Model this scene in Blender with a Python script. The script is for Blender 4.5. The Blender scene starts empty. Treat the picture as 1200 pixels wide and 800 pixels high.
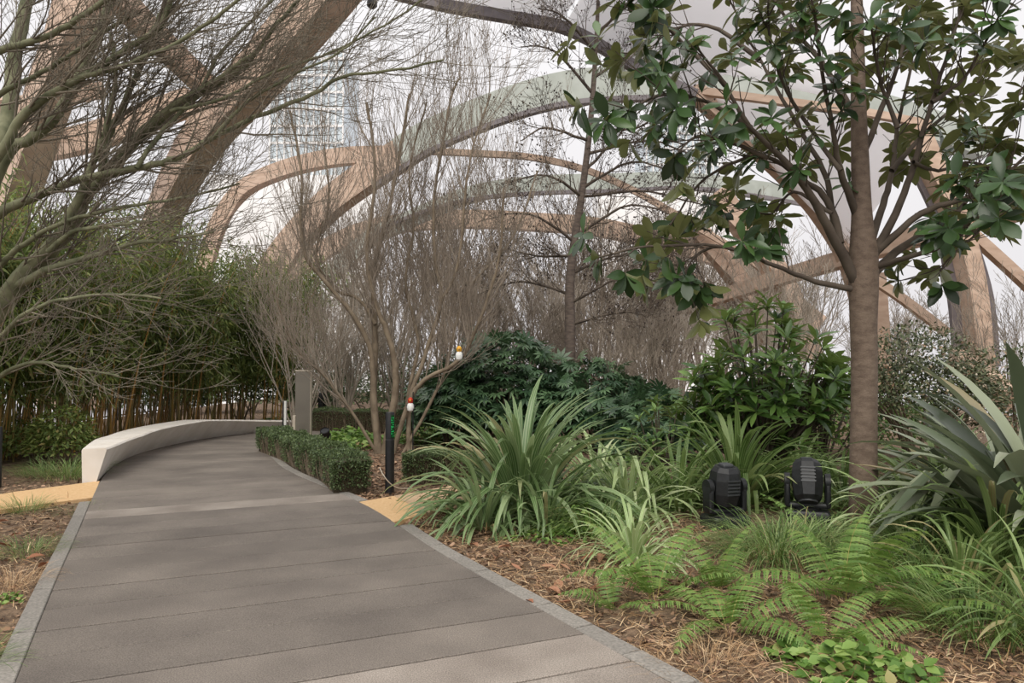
import bpy, math, random
import numpy as np
from mathutils import Vector, Matrix, noise

# ------------------------------------------------------------------ camera, sky, sun, exposure
F = 867.0
CAM_Z = 1.5
TH = math.atan(30.0 / F)
scene = bpy.context.scene
cam_d = bpy.data.cameras.new('camera')
cam_d.sensor_width = 36.0
cam_d.lens = 36.0 * F / 1200.0
cam_d.clip_end = 400
cam = bpy.data.objects.new('camera', cam_d)
scene.collection.objects.link(cam)
cam.location = (0, 0, CAM_Z)
cam.rotation_euler = (math.pi / 2 + TH, 0, 0)
scene.camera = cam

world = bpy.data.worlds.new('overcast sky')
scene.world = world
world.use_nodes = True
wn, wl = world.node_tree.nodes, world.node_tree.links
bgn = wn['Background']
tc = wn.new('ShaderNodeTexCoord'); sx = wn.new('ShaderNodeSeparateXYZ')
wl.new(tc.outputs['Generated'], sx.inputs[0])
wr = wn.new('ShaderNodeValToRGB')
wr.color_ramp.elements[0].position = 0.0; wr.color_ramp.elements[0].color = (0.70, 0.68, 0.695, 1)
wr.color_ramp.elements[1].position = 1.0; wr.color_ramp.elements[1].color = (0.96, 0.95, 0.96, 1)
wl.new(sx.outputs['Z'], wr.inputs[0])
nz = wn.new('ShaderNodeTexNoise'); nz.inputs['Scale'].default_value = 1.6; nz.inputs['Detail'].default_value = 3
wl.new(tc.outputs['Generated'], nz.inputs['Vector'])
mr = wn.new('ShaderNodeMapRange'); mr.inputs['To Min'].default_value = 0.9; mr.inputs['To Max'].default_value = 1.1
wl.new(nz.outputs['Fac'], mr.inputs['Value'])
mm = wn.new('ShaderNodeVectorMath'); mm.operation = 'SCALE'
wl.new(wr.outputs[0], mm.inputs[0]); wl.new(mr.outputs[0], mm.inputs['Scale'])
wl.new(mm.outputs[0], bgn.inputs['Color'])
bgn.inputs['Strength'].default_value = 0.93

sd = bpy.data.lights.new('soft sun', 'SUN'); sd.energy = 1.9; sd.angle = math.radians(50); sd.color = (1.0, 0.95, 0.86)
sun = bpy.data.objects.new('soft_sun', sd); scene.collection.objects.link(sun)
sun.rotation_euler = (math.radians(38), math.radians(-14), 0)
scene.view_settings.view_transform = 'Standard'
scene.view_settings.look = 'None'
scene.view_settings.gamma = 1.0
scene.view_settings.use_curve_mapping = False
scene.view_settings.exposure = 0.34

# ------------------------------------------------------------------ helpers
C = scene.collection
R = random.Random(11)
PI = math.pi
ct_, st_ = math.cos(TH), math.sin(TH)

def P(px, py, d):
    """world point seen at a photograph pixel, at distance d in front of the camera"""
    v = (400.0 - py) / F; u = (px - 600.0) / F
    y = ct_ - st_ * v; z = st_ + ct_ * v
    return Vector((u / y * d, d, CAM_Z + z / y * d))

def G(px, py, z=0.0):
    v = (400.0 - py) / F; u = (px - 600.0) / F
    y = ct_ - st_ * v; zz = st_ + ct_ * v
    t = (z - CAM_Z) / zz
    return Vector((u * t, y * t, z))

def put(o, label=None, cat=None, group=None, kind=None):
    if label: o['label'] = label
    if cat: o['category'] = cat
    if group: o['group'] = group
    if kind: o['kind'] = kind
    return o

def empty(name, loc=(0, 0, 0), label=None, cat=None, group=None, kind=None, rz=0.0):
    o = bpy.data.objects.new(name, None); C.objects.link(o)
    o.location = loc; o.rotation_euler = (0, 0, rz); o.empty_display_size = 0.1
    return put(o, label, cat, group, kind)

def child(name, me, parent=None, loc=None, rot=None, scale=None, kind=None):
    o = bpy.data.objects.new(name, me); C.objects.link(o)
    if parent: o.parent = parent
    if loc is not None: o.location = loc
    if rot is not None: o.rotation_euler = rot
    if scale is not None: o.scale = scale
    if kind: o['kind'] = kind
    return o

def np_mesh(name, V, quads=None, tris=None, mat=None, smooth=True, u=None, mats=None, mi=None):
    me = bpy.data.meshes.new(name)
    V = np.asarray(V, dtype=np.float32).reshape(-1, 3)
    nq = 0 if quads is None else len(quads); nt = 0 if tris is None else len(tris)
    me.vertices.add(len(V)); me.vertices.foreach_set('co', V.ravel())
    li = []
    if nq: li.append(np.asarray(quads, dtype=np.int32).ravel())
    if nt: li.append(np.asarray(tris, dtype=np.int32).ravel())
    li = np.concatenate(li)
    me.loops.add(len(li)); me.loops.foreach_set('vertex_index', li)
    me.polygons.add(nq + nt)
    starts = np.concatenate([np.arange(nq) * 4, nq * 4 + np.arange(nt) * 3]).astype(np.int32)
    me.polygons.foreach_set('loop_start', starts)
    me.polygons.foreach_set('use_smooth', np.full(nq + nt, smooth))
    if u is not None:
        a = me.attributes.new('across', 'FLOAT', 'POINT'); a.data.foreach_set('value', np.asarray(u, dtype=np.float32))
    for m in (mats or [mat]):
        me.materials.append(m)
    if mi is not None: me.polygons.foreach_set('material_index', np.asarray(mi, dtype=np.int32))
    me.update(calc_edges=True); me.validate()
    return me

class MB:
    """collects boxes, prisms and lathes into one mesh"""
    def __init__(s): s.v = []; s.f = []
    def add(s, v, f):
        b = len(s.v); s.v += [tuple(p) for p in v]; s.f += [tuple(i + b for i in q) for q in f]; return s
    def box(s, c, size, M=None, bev=0.0):
        hx, hy, hz = size[0] / 2, size[1] / 2, size[2] / 2
        if bev <= 0:
            v = [Vector((a * hx, b * hy, d * hz)) for a in (-1, 1) for b in (-1, 1) for d in (-1, 1)]
            f = [(0, 1, 3, 2), (4, 6, 7, 5), (0, 4, 5, 1), (2, 3, 7, 6), (0, 2, 6, 4), (1, 5, 7, 3)]
        else:
            ring = []
            for (x, y, a0) in ((hx, hy, 0), (-hx, hy, 90), (-hx, -hy, 180), (hx, -hy, 270)):
                for k in (0, 1): ring.append((x - math.copysign(bev, x) + bev * math.cos(math.radians(a0 + 90 * k)),
                                              y - math.copysign(bev, y) + bev * math.sin(math.radians(a0 + 90 * k))))
            v = []; n = 8
            for z, k in ((-hz, bev), (-hz + bev, 0), (hz - bev, 0), (hz, bev)):
                for x, y in ring: v.append(Vector((x - math.copysign(k, x) * .7, y - math.copysign(k, y) * .7, z)))
            f = [tuple(range(n))[::-1], tuple(range(3 * n, 4 * n))]
            for r in range(3):
                for i in range(n): f.append((r * n + i, r * n + (i + 1) % n, (r + 1) * n + (i + 1) % n, (r + 1) * n + i))
        c = Vector(c)
        v = [(M @ p if M else p) + c for p in v]
        return s.add(v, f)
    def lathe(s, prof, c=(0, 0, 0), n=20, M=None, a0=0, a1=2 * PI):
        full = abs(a1 - a0 - 2 * PI) < 1e-6; m = n if full else n + 1
        v = []; c = Vector(c)
        for r, z in prof:
            for i in range(m):
                a = a0 + (a1 - a0) * i / n; p = Vector((r * math.cos(a), r * math.sin(a), z))
                v.append((M @ p if M else p) + c)
        f = []
        for k in range(len(prof) - 1):
            for i in range(n):
                j = (i + 1) % m
                f.append((k * m + i, k * m + j, (k + 1) * m + j, (k + 1) * m + i))
        if full:
            f.append(tuple(range(m))[::-1]); f.append(tuple(range((len(prof) - 1) * m, len(prof) * m)))
        return s.add(v, f)
    def sweep(s, pts, w, h, up=(0, 0, 1)):
        """rectangular section carried along a line"""
        pts = [Vector(p) for p in pts]; v = []; n = len(pts)
        ws = w if hasattr(w, '__len__') else [w] * n; hs = h if hasattr(h, '__len__') else [h] * n
        for i, p in enumerate(pts):
            t = (pts[min(i + 1, n - 1)] - pts[max(i - 1, 0)]).normalized()
            sd_ = t.cross(Vector(up)).normalized(); uu = sd_.cross(t).normalized()
            for a, b in ((-1, -1), (1, -1), (1, 1), (-1, 1)): v.append(p + sd_ * a * ws[i] / 2 + uu * b * hs[i] / 2)
        f = [(3, 2, 1, 0), tuple(range(4 * n - 4, 4 * n))]
        for i in range(n - 1):
            for k in range(4): f.append((4 * i + k, 4 * i + (k + 1) % 4, 4 * i + 4 + (k + 1) % 4, 4 * i + 4 + k))
        return s.add(v, f)
    def build(s, name, mat, parent=None, smooth=False, kind=None, loc=None):
        me = bpy.data.meshes.new(name); me.from_pydata(s.v, [], s.f); me.materials.append(mat)
        if smooth:
            me.polygons.foreach_set('use_smooth', [True] * len(me.polygons))
            me.set_sharp_from_angle(angle=math.radians(35))
        me.update()
        return child(name, me, parent, loc=loc, kind=kind)

class Tubes:
    """many tapered tubes, turned into one mesh in one go"""
    def __init__(s): s.g = {}
    def add(s, pts, rad, sides=4):
        s.g.setdefault((len(pts), sides), []).append((pts, rad))
    def arrays(s):
        VV = []; QQ = []; base = 0
        for (k, n), lst in s.g.items():
            A = np.array([[tuple(p) for p in a] for a, _ in lst], dtype=np.float64)
            Rr = np.array([list(r) for _, r in lst], dtype=np.float64)
            T = np.gradient(A, axis=1); T /= np.linalg.norm(T, axis=2, keepdims=True) + 1e-9
            ov = A[:, -1] - A[:, 0]
            ref = np.zeros_like(ov); ref[np.arange(len(ov)), np.argmin(np.abs(ov), axis=1)] = 1
            ref = np.repeat(ref[:, None, :], k, axis=1)
            N1 = np.cross(T, ref); N1 /= np.linalg.norm(N1, axis=2, keepdims=True) + 1e-9
            N2 = np.cross(T, N1)
            a = np.arange(n) * 2 * PI / n
            V = A[:, :, None, :] + Rr[:, :, None, None] * (np.cos(a)[None, None, :, None] * N1[:, :, None, :] + np.sin(a)[None, None, :, None] * N2[:, :, None, :])
            m = len(lst)
            idx = np.arange(m * k * n).reshape(m, k, n)
            q = np.stack([idx[:, :-1, :], np.roll(idx, -1, axis=2)[:, :-1, :], np.roll(idx, -1, axis=2)[:, 1:, :], idx[:, 1:, :]], axis=-1).reshape(-1, 4)
            VV.append(V.reshape(-1, 3)); QQ.append(q + base); base += m * k * n
        return np.concatenate(VV), np.concatenate(QQ)
    def build(s, name, mat, parent=None, kind=None):
        V, Q = s.arrays()
        return child(name, np_mesh(name, V, Q, mat=mat), parent, kind=kind)

def smooth_line(pts, n=6):
    """Catmull-Rom through points (Vectors, any dimension)"""
    pts = [list(p) for p in pts]
    if len(pts) == 2: return [[a + (b - a) * i / n for a, b in zip(*pts)] for i in range(n + 1)]
    q = [pts[0]] + pts + [pts[-1]]; out = []
    for i in range(len(pts) - 1):
        p0, p1, p2, p3 = q[i:i + 4]
        for j in range(n):
            t = j / n
            out.append([.5 * (2 * b + (c - a) * t + (2 * a - 5 * b + 4 * c - d) * t * t + (-a + 3 * b - 3 * c + d) * t ** 3) for a, b, c, d in zip(p0, p1, p2, p3)])
    out.append(pts[-1]); return out

def lin(h):
    out = []
    for i in (0, 2, 4):
        c = int(h[i:i + 2], 16) / 255.0
        out.append(c / 12.92 if c <= .04045 else ((c + .055) / 1.055) ** 2.4)
    return (*out, 1.0)

# ------------------------------------------------------------------ materials
def new_mat(name):
    m = bpy.data.materials.new(name); m.use_nodes = True
    return m, m.node_tree.nodes, m.node_tree.links, m.node_tree.nodes['Principled BSDF']

def mat(name, col, col2=None, rough=.7, scale=6.0, bump=0.0, metal=0.0, stretch=None, detail=4, spec=.5, bscale=None, rnd=0.0, lo=.35, hi=.65, dist=.01, speck=0.0):
    m, n, l, b = new_mat(name)
    b.inputs['Roughness'].default_value = rough; b.inputs['Metallic'].default_value = metal
    b.inputs['Specular IOR Level'].default_value = spec
    tcn = n.new('ShaderNodeTexCoord'); mp = n.new('ShaderNodeMapping'); l.new(tcn.outputs['Object'], mp.inputs[0])
    if stretch: mp.inputs['Scale'].default_value = stretch
    tx = n.new('ShaderNodeTexNoise'); tx.inputs['Scale'].default_value = scale; tx.inputs['Detail'].default_value = detail
    l.new(mp.outputs[0], tx.inputs['Vector'])
    rp = n.new('ShaderNodeValToRGB'); rp.color_ramp.elements[0].position = lo; rp.color_ramp.elements[1].position = hi
    rp.color_ramp.elements[0].color = lin(col); rp.color_ramp.elements[1].color = lin(col2 or col)
    l.new(tx.outputs['Fac'], rp.inputs[0]); out = rp.outputs[0]
    if speck:
        ts = n.new('ShaderNodeTexNoise'); ts.inputs['Scale'].default_value = 140; ts.inputs['Detail'].default_value = 2; l.new(mp.outputs[0], ts.inputs['Vector'])
        ms_ = n.new('ShaderNodeMapRange'); ms_.inputs['From Min'].default_value = .35; ms_.inputs['From Max'].default_value = .7; ms_.inputs['To Min'].default_value = 1 - speck; ms_.inputs['To Max'].default_value = 1 + speck
        l.new(ts.outputs['Fac'], ms_.inputs['Value']); h2 = n.new('ShaderNodeHueSaturation'); l.new(ms_.outputs[0], h2.inputs['Value']); l.new(out, h2.inputs['Color']); out = h2.outputs[0]
    if rnd:
        oi = n.new('ShaderNodeObjectInfo'); hs = n.new('ShaderNodeHueSaturation'); m2 = n.new('ShaderNodeMapRange')
        m2.inputs['To Min'].default_value = 1 - rnd; m2.inputs['To Max'].default_value = 1 + rnd
        l.new(oi.outputs['Random'], m2.inputs['Value']); l.new(m2.outputs[0], hs.inputs['Value']); l.new(out, hs.inputs['Color']); out = hs.outputs[0]
    l.new(out, b.inputs['Base Color'])
    if bump:
        bp = n.new('ShaderNodeBump'); bp.inputs['Strength'].default_value = bump; bp.inputs['Distance'].default_value = dist
        t2 = n.new('ShaderNodeTexNoise'); t2.inputs['Scale'].default_value = bscale or scale * 3; t2.inputs['Detail'].default_value = 5
        l.new(mp.outputs[0], t2.inputs['Vector']); l.new(t2.outputs['Fac'], bp.inputs['Height']); l.new(bp.outputs[0], b.inputs['Normal'])
    return m

def leaf_mat(name, cols, under=None, rough=.45, trans=.25, stripe=None, spec=.5, brown=None):
    """leaf colours picked per leaf; stripe = colour of the paler bands along a blade"""
    m, n, l, b = new_mat(name)
    b.inputs['Roughness'].default_value = rough; b.inputs['Specular IOR Level'].default_value = spec
    oi = n.new('ShaderNodeObjectInfo'); ge = n.new('ShaderNodeNewGeometry')
    ad = n.new('ShaderNodeMath'); ad.operation = 'ADD'; fr = n.new('ShaderNodeMath'); fr.operation = 'FRACT'
    l.new(oi.outputs['Random'], ad.inputs[0]); l.new(ge.outputs['Random Per Island'], ad.inputs[1]); l.new(ad.outputs[0], fr.inputs[0])
    rp = n.new('ShaderNodeValToRGB'); rp.color_ramp.interpolation = 'LINEAR'
    k = len(cols)
    rp.color_ramp.elements[0].color = lin(cols[0]); rp.color_ramp.elements[0].position = 0
    rp.color_ramp.elements[1].color = lin(cols[-1]); rp.color_ramp.elements[1].position = 1 if not brown else .93
    for i in range(1, k - 1):
        e = rp.color_ramp.elements.new(i / (k - 1) * (1 if not brown else .93)); e.color = lin(cols[i])
    if brown:
        e = rp.color_ramp.elements.new(.97); e.color = lin(brown)
    l.new(fr.outputs[0], rp.inputs[0]); out = rp.outputs[0]
    if stripe:
        at = n.new('ShaderNodeAttribute'); at.attribute_name = 'across'
        w = n.new('ShaderNodeMath'); w.operation = 'MULTIPLY'; w.inputs[1].default_value = 9.0
        s2 = n.new('ShaderNodeMath'); s2.operation = 'SINE'; l.new(at.outputs['Fac'], w.inputs[0]); l.new(w.outputs[0], s2.inputs[0])
        m3 = n.new('ShaderNodeMapRange'); m3.inputs['From Min'].default_value = .2; m3.inputs['From Max'].default_value = 1.0; m3.inputs['To Max'].default_value = .7
        l.new(s2.outputs[0], m3.inputs['Value'])
        mx = n.new('ShaderNodeMix'); mx.data_type = 'RGBA'; l.new(m3.outputs[0], mx.inputs['Factor']); l.new(out, mx.inputs['A']); mx.inputs['B'].default_value = lin(stripe)
        out = mx.outputs['Result']
    if under:
        mx = n.new('ShaderNodeMix'); mx.data_type = 'RGBA'; l.new(ge.outputs['Backfacing'], mx.inputs['Factor']); l.new(out, mx.inputs['A']); mx.inputs['B'].default_value = lin(under)
        out = mx.outputs['Result']
    l.new(out, b.inputs['Base Color'])
    if trans:
        tr = n.new('ShaderNodeBsdfTranslucent'); hs = n.new('ShaderNodeHueSaturation'); hs.inputs['Value'].default_value = 1.5; hs.inputs['Hue'].default_value = .485
        l.new(out, hs.inputs['Color']); l.new(hs.outputs[0], tr.inputs['Color'])
        ms = n.new('ShaderNodeMixShader'); ms.inputs[0].default_value = trans
        l.new(b.outputs[0], ms.inputs[1]); l.new(tr.outputs[0], ms.inputs[2]); l.new(ms.outputs[0], n['Material Output'].inputs['Surface'])
    return m

M_plank = mat('worn grey plank', '6a625b', '827970', rough=.75, scale=1.6, bump=.5, bscale=90, rnd=.15, speck=.35, detail=9, lo=.3, hi=.7, dist=.004)
M_plank_pale = mat('pale grey plank', '857b72', 'a1978d', rough=.8, scale=2.2, bump=.5, bscale=90, rnd=.08, speck=.35, detail=9, lo=.3, hi=.7, dist=.004)
M_kerb = mat('speckled granite kerb', '74706a', '9a948c', rough=.8, scale=60, bump=.3, bscale=120, rnd=.08, lo=.3, hi=.7, dist=.004)
M_joint = mat('dark joint bed', '2c2a28', '3a3735', rough=.9)
M_yellow = mat('yellow sandstone slab', 'cda676', 'dab88c', rough=.8, scale=30, bump=.2, dist=.003)
M_beige = mat('beige stone slab', 'b99b7c', 'cbb090', rough=.8, scale=40, bump=.2, dist=.003)
M_soil = mat('bark mulch', '4c3b2d', '927a62', rough=.95, scale=14, bump=1.0, bscale=60, detail=8, lo=.35, hi=.7, dist=.02)
M_bench = mat('white cast stone', 'ddd5ca', 'e9e3db', rough=.7, scale=3, bump=.05, rnd=.03)
M_timber = mat('haze paled larch glulam', 'b59a86', 'c9b09c', rough=.7, scale=2.5, stretch=(1, 1, 3), bump=.1, rnd=.06)  # larch tone paled and greyed: the haze under the roof is painted in
M_timber_g = mat('grey painted beam face', 'a3a89f', 'b3b8b0', rough=.6, scale=2)
M_tube = mat('grey steel tube', '6d6668', '7a7375', rough=.5)
M_black = mat('black powder coat', '141517', '1c1d20', rough=.45, scale=20)
M_blackm = mat('matt black plastic', '18191b', '222427', rough=.5, scale=40, bump=.1, dist=.002)
M_dark = mat('dark grey metal', '35373a', '45474a', rough=.5)
M_pillar = mat('bronze grey metal', '6f6960', '7b756b', rough=.5, scale=2, metal=.2)
M_pillar_e = mat('pale metal edge', 'b4a999', 'c0b6a6', rough=.5)
M_white = mat('white painted', 'd9d9d6', 'e4e4e0', rough=.6)
M_red = mat('red painted', 'b8321f', rough=.5)
M_orange = mat('orange yellow', 'd9a032', rough=.5)
M_magbark = mat('smooth brown bark', '66564a', '7e6d5f', rough=.85, scale=11, stretch=(1, 1, 1.6), bump=.5, bscale=40, speck=.2, detail=6, dist=.012)
M_maple = mat('green grey bark', '55583f', '7c7c60', rough=.85, scale=8, bump=.4, dist=.006)
M_twigdark = mat('dark twigs', '4a4038', '655a4f', rough=.9, scale=4)
M_twiggrey = mat('grey green twigs', '5f584c', '857c6c', rough=.9, scale=3)
M_bark2 = mat('tan shrub bark', '695c4c', '877966', rough=.9, scale=6, bump=.5, dist=.006)
M_twigbrown = mat('brown twigs', '73685c', '94887a', rough=.9, scale=1.2, rnd=.12)  # brown lightened to carry the haze of distance in the colour
M_twigpale = mat('pale brown twigs', '8c8274', 'aca194', rough=.9, scale=1.2, rnd=.12)  # paler still, with distance haze mixed into the twig colour
M_alder = mat('alder bark', '564b44', '72655c', rough=.9, scale=8, stretch=(1, 1, 3), bump=.5, dist=.008)
M_culm = leaf_mat('bamboo culm', ['8c6a34', 'a9803f', '7d7136', '6a5a2c'], trans=0, rough=.4)
M_bamboo = leaf_mat('bamboo leaf', ['45562a', '5d7036', '768646', '8f9858'], trans=.35, rough=.5, brown='8a7c4c')
M_mag = leaf_mat('magnolia leaf', ['27371f', '33482a', '3f5a32', '4d6a38'], under='6d7245', trans=.18, rough=.3)
M_laurel = leaf_mat('laurel leaf', ['304822', '43602e', '5c7d3c', '80a054'], under='738a4a', trans=.2, rough=.3)
M_fatsia = leaf_mat('fatsia leaf', ['2d4430', '3a5438', '4a6444', '5a7450'], trans=.15, rough=.35)
M_astelia = leaf_mat('silvery strap leaf', ['4a6636', '5c7a46', '748e5a', '97a97c'], trans=.2, rough=.35, stripe='a9b88c', spec=.6, brown='a5986e')
M_green = leaf_mat('green strap leaf', ['46602e', '58743a', '738d4e', '8fa368'], trans=.28, rough=.4, stripe='9cae76', brown='a5986e')
M_varieg = leaf_mat('variegated strap leaf', ['6d8c4a', '86a35c', 'a3b97c', 'c0cc9c'], trans=.25, rough=.4, stripe='d6dcba')
M_phorm = leaf_mat('grey green flax leaf', ['5a6650', '6f7b62', '868f74', '9da48a'], trans=.1, rough=.35, brown='9a8a68')
M_carex = leaf_mat('grass blade', ['46602c', '5c7a3c', '7a9452', 'a3b27c'], trans=.3, rough=.4, brown='a89868')
M_fern = leaf_mat('fern frond', ['56742f', '668840', '76944a', '869e54'], trans=.3, rough=.5)
M_rachis = mat('fern rachis', '8a8048', '9a9052', rough=.7)
M_box = leaf_mat('box leaf', ['39482c', '4b5c39', '62754a', '7a8a5e'], trans=.2, rough=.45)
M_hcore = mat('hedge twigs', '3a3022', '4f4432', rough=.95, scale=20, bump=1, dist=.03)
M_cover = leaf_mat('groundcover leaf', ['4b6c2c', '62863a', '7c9c4c', '9cb368'], trans=.3, rough=.5, brown='b49a70')
M_grey = leaf_mat('small shrub leaf', ['3c4630', '4c5739', '616b48', '787a5a'], trans=.15, rough=.4, brown='b49478')
M_straw = leaf_mat('straw litter', ['8a6a4a', 'a88660', 'c6a680', 'dcc4a0'], trans=.1, rough=.8)
M_flake = leaf_mat('bark flakes', ['43301f', '654c3a', '8a6c54', 'b4947a'], trans=0, rough=.9)
M_fallen = leaf_mat('dry leaf', ['8a5a40', 'a06c50', 'b08468', '94603f'], trans=.1, rough=.6)
M_flower = mat('cream seed heads', 'e6d4b8', 'f0e4d0', rough=.7)
M_cone = mat('alder cones', '3a302c', '4a3e38', rough=.9)
M_tower = mat('pale blue glass', 'bcc7cd', 'cad3d8', rough=.35, scale=.2)
M_clad = mat('white cladding', 'dedbd8', 'e8e5e2', rough=.7, scale=.3)
M_rail = mat('dark railing', '2b2a2a', '383635', rough=.5)
m, n, l, b = new_mat('translucent roof foil')
b.inputs['Base Color'].default_value = (.88, .87, .88, 1); b.inputs['Roughness'].default_value = .35
tr = n.new('ShaderNodeBsdfTranslucent'); tr.inputs['Color'].default_value = (.95, .94, .95, 1)
ms = n.new('ShaderNodeMixShader'); ms.inputs[0].default_value = .6
l.new(b.outputs[0], ms.inputs[1]); l.new(tr.outputs[0], ms.inputs[2]); l.new(ms.outputs[0], n['Material Output'].inputs['Surface'])
M_foil = m
m, n, l, b = new_mat('green lit panel')
b.inputs['Base Color'].default_value = (.01, .25, .06, 1); b.inputs['Emission Color'].default_value = (.02, .6, .15, 1); b.inputs['Emission Strength'].default_value = .35
M_led = m

# ------------------------------------------------------------------ the ground and the path
SOIL = -0.05
LE = [(-0.55, 0.0), (-1.37, 1.6), (-2.2, 3.25), (-3.1, 5.05), (-4.05, 7.0), (-5.35, 9.65), (-6.05, 11.3), (-6.5, 13.0), (-6.62, 14.6), (-6.35, 16.2), (-5.7, 17.6), (-4.6, 18.9), (-3.2, 19.9)]
RE = [(2.05, 1.17), (1.20, 2.75), (.318, 4.38), (-.64, 6.15), (-1.59, 8.1), (-3.16, 10.63), (-3.88, 12.1), (-4.45, 13.45), (-4.75, 14.5), (-4.75, 15.4), (-4.3, 16.2), (-3.6, 17.2), (-2.7, 18.1)]
LS = smooth_line(LE, 10); RS = smooth_line(RE, 10)
_yl = np.array([p[1] for p in LS]); _xl = np.array([p[0] for p in LS]); _yr = np.array([p[1] for p in RS]); _xr = np.array([p[0] for p in RS])
def on_path(x, y, m=.16):
    return (np.interp(y, _yl, _xl) - m < x) & (x < np.interp(y, _yr, _xr) + m) & (y < 18.5)

xs = np.concatenate([np.arange(-12.2, -8, .5), np.arange(-8, 6, .07), np.arange(6, 16, .8)])
ys = np.concatenate([np.arange(-4, 1.5, .5), np.arange(1.5, 11, .07), np.arange(11, 47, 1.0)])
X, Y = np.meshgrid(xs, ys)
rng = np.random.default_rng(5)
Z = SOIL + .016 * np.sin(X * 3.1 + np.sin(Y * 2.3)) * np.cos(Y * 2.7) + .007 * rng.standard_normal(X.shape)
Z += np.where(X > 1, .05 * np.clip((X - 1) / 2, 0, 1), 0) * np.clip((Y - 4) / 3, 0, 1)
Z = np.where(on_path(X, Y, .05), SOIL - .02, Z)
ny, nx = X.shape
idx = np.arange(ny * nx).reshape(ny, nx)
Q = np.stack([idx[:-1, :-1], idx[:-1, 1:], idx[1:, 1:], idx[1:, :-1]], -1).reshape(-1, 4)
g = child('ground', np_mesh('ground', np.stack([X, Y, Z], -1), Q, mat=M_soil), kind='structure')
mb = MB(); mb.box((1.9, 21.5, -.9), (28.2, 51, 1.5)); mb.build('roof_slab', M_joint, kind='structure')

path = empty('path', kind='structure')
bedm = MB(); vv = [(p[0], p[1], -.035) for p in LS] + [(p[0], p[1], -.035) for p in RS]; k = len(LS)
bedm.add(vv, [(i, k + i, k + i + 1, i + 1) for i in range(k - 1)]); bedm.build('joint_bed', M_joint, path)
def arclen(S):
    d = [0]
    for a, b_ in zip(S[:-1], S[1:]): d.append(d[-1] + math.hypot(b_[0] - a[0], b_[1] - a[1]))
    return d
dl = arclen(LS)
N = int(dl[-1] / .43)
def at_t(S, t):
    t = max(0, min(len(S) - 1.001, t)); i = int(t); f_ = t - i
    return [S[i][0] + (S[i + 1][0] - S[i][0]) * f_, S[i][1] + (S[i + 1][1] - S[i][1]) * f_]
stations = [np.interp(dl[-1] * i / N, dl, range(len(LS))) for i in range(N + 1)]
shift = 0
for i in range(N):
    a, c = stations[i], stations[i + 1]
    l0, l1, r0, r1 = at_t(LS, a), at_t(LS, c), at_t(RS, a), at_t(RS, c)
    def mixp(p, q, e):
        dd = math.hypot(q[0] - p[0], q[1] - p[1]); return [p[0] + (q[0] - p[0]) * e / dd, p[1] + (q[1] - p[1]) * e / dd]
    e = .009
    a0, a1 = mixp(l0, l1, e), mixp(l1, l0, e); b0, b1 = mixp(r0, r1, e), mixp(r1, r0, e)
    zt = .0 + R.uniform(-.002, .002)
    ch = .004
    v = [(a0[0], a0[1], -.034), (b0[0], b0[1], -.034), (b1[0], b1[1], -.034), (a1[0], a1[1], -.034),
         (a0[0], a0[1], zt - ch), (b0[0], b0[1], zt - ch), (b1[0], b1[1], zt - ch), (a1[0], a1[1], zt - ch)]
    i0, i1 = mixp(a0, a1, ch), mixp(a1, a0, ch); j0, j1 = mixp(b0, b1, ch), mixp(b1, b0, ch)
    v += [(i0[0], i0[1], zt), (j0[0], j0[1], zt), (j1[0], j1[1], zt), (i1[0], i1[1], zt)]
    f = [(0, 1, 5, 4), (1, 2, 6, 5), (2, 3, 7, 6), (3, 0, 4, 7), (4, 5, 9, 8), (5, 6, 10, 9), (6, 7, 11, 10), (7, 4, 8, 11), (8, 9, 10, 11)]
    pale = l1[1] < 3.35 or abs(l0[1] - 7.25) < .19
    MB().add(v, f).build('plank', M_plank_pale if pale else M_plank, path)

def kerb(S, side, t0, t1, step, w, parent, z0=-.05, z1=.004):
    d = arclen(S); L0, L1 = np.interp(t0, range(len(S)), d), np.interp(t1, range(len(S)), d)
    n_ = max(1, int((L1 - L0) / step))
    for i in range(n_):
        a = L0 + (L1 - L0) * i / n_ + .006; c = L0 + (L1 - L0) * (i + 1) / n_ - .006
        pa, pc = at_t(S, np.interp(a, d, range(len(S)))), at_t(S, np.interp(c, d, range(len(S))))
        t = Vector((pc[0] - pa[0], pc[1] - pa[1], 0)).normalized(); nn = Vector((-t.y, t.x, 0)) * side
        pa = Vector((*pa, 0)) + nn * .005; pc = Vector((*pc, 0)) + nn * .005
        zt = z1 + R.uniform(-.002, .002); b_ = .006
        v = []
        for p, s_ in ((pa, 1), (pc, -1)):
            for k_, z, ins in ((0, z0, 0), (w, z0, 0), (w, zt - b_, 0), (w - b_, zt, b_), (b_, zt, b_), (0, zt - b_, 0)):
                v.append(p + nn * k_ + Vector((0, 0, z)) + t * s_ * ins)
        f = [(0, 1, 2, 3, 4, 5), (11, 10, 9, 8, 7, 6)] + [(k_, k_ + 6, (k_ + 1) % 6 + 6, (k_ + 1) % 6) for k_ in range(6)]
        MB().add(v, f).build('kerb_stone', M_kerb, parent)
kerb(LS, 1, 2, 45.0, .9, .11, path)
kerb(RS, -1, 0, 35, .42, .13, path)
kerb(RS, -1, 41, 84, .42, .12, path)

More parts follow.
